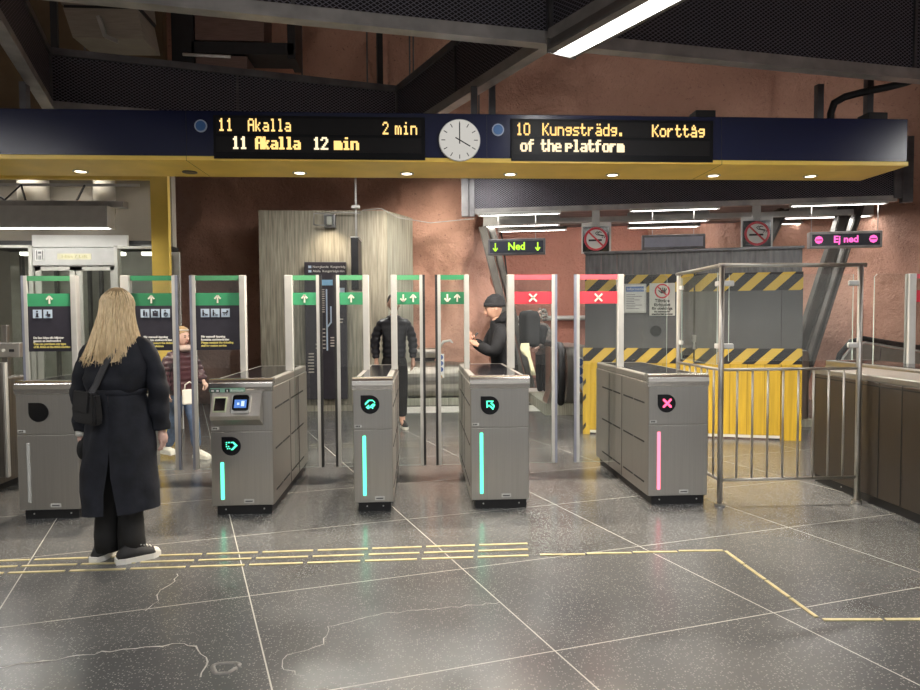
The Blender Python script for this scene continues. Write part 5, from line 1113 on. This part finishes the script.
hm.build('hair', blond, wo)
m = MB()
for k in range(70):
    a0 = rr.uniform(-.95, .95); tl = rr.uniform(.08, .34); m.tube([hair_pt(a0, tl*q)+(hair_pt(a0, tl*q)-Vector((0, .012, 1.58))).normalized()*(.008-.004*q) for q in (0, .25, .5, .75, 1)], [.005, .005, .004, .003, .0008], 5)
m.build('hair_roots', blond_root, wo)
bg = thing('shoulder_bag', 'black leather shoulder bag with a flap on the left hip of the blonde person', 'bag', (-2.0, 4.165, .90), math.radians(-14)); bg.scale = (.9, .95, .94)
m = MB(); m.prism([(-.095, .01), (.075, -.02), (.085, .03), (.07, .185), (-.075, .20), (-.10, .06)], -.03, .04); bmesh.ops.bevel(m.bm, geom=m.bm.edges[:], offset=.012, segments=2, affect='EDGES'); m.build('bag_body', leather, bg)
m = MB(); m.prism([(-.09, .085), (.025, .065), (.045, .205), (-.07, .215)], -.042, -.028); bmesh.ops.bevel(m.bm, geom=m.bm.edges[:], offset=.005, segments=2, affect='EDGES'); m.build('flap', leather, bg)
m = MB(); m.box(.05, .062, -.036, -.028, .0, .19); m.build('side_gusset', leather, bg)
m = MB()
def wpt(x, y, z): return Matrix.Rotation(math.radians(14), 4, 'Z') @ (Vector(((x+.10)/.9, (y+.195)/.95, (z-.90)/.94)))
m.tube([wpt(*p) for p in ((-.115, -.185, 1.04), (-.095, -.168, 1.075), (-.07, -.158, 1.12), (-.045, -.154, 1.18), (-.01, -.145, 1.26), (.03, -.125, 1.34), (.06, -.09, 1.40), (.075, -.03, 1.43), (.07, .05, 1.42))], .024, 8, flat=.25)
m.build('strap', strap_m, bg)
# ------------------------------------------------------------------ world, camera, view
w = bpy.data.worlds.new('world'); SC.world = w; w.use_nodes = True
w.node_tree.nodes['Background'].inputs[0].default_value = (.80, .78, .75, 1); w.node_tree.nodes['Background'].inputs[1].default_value = .7
cam = bpy.data.cameras.new('camera'); co = bpy.data.objects.new('camera', cam); COL.objects.link(co); SC.camera = co
cam.sensor_width = 36; cam.lens = 672.35/920*36; cam.clip_end = 100
pi_, ya, ro = (math.radians(v) for v in (2.315, 3.445, -.3565))
Rv = Vector((math.cos(ya), -math.sin(ya), 0)); Fv = Vector((math.sin(ya)*math.cos(pi_), math.cos(ya)*math.cos(pi_), -math.sin(pi_))); Uv = Rv.cross(Fv)
R2 = Rv*math.cos(ro)+Uv*math.sin(ro); U2 = Uv*math.cos(ro)-Rv*math.sin(ro)
co.matrix_world = Matrix(((R2.x, U2.x, -Fv.x, 0), (R2.y, U2.y, -Fv.y, 0), (R2.z, U2.z, -Fv.z, 1.52), (0, 0, 0, 1)))
vs = SC.view_settings
SC.display_settings.display_device = 'sRGB'; vs.view_transform = 'Standard'; vs.look = 'None'; vs.gamma = 1; vs.use_curve_mapping = False; vs.exposure = -0.4
SC.cycles.max_bounces = 8; SC.cycles.transparent_max_bounces = 24; SC.cycles.glossy_bounces = 4; SC.cycles.diffuse_bounces = 4; SC.cycles.sample_clamp_indirect = 4; SC.cycles.sample_clamp_direct = 10
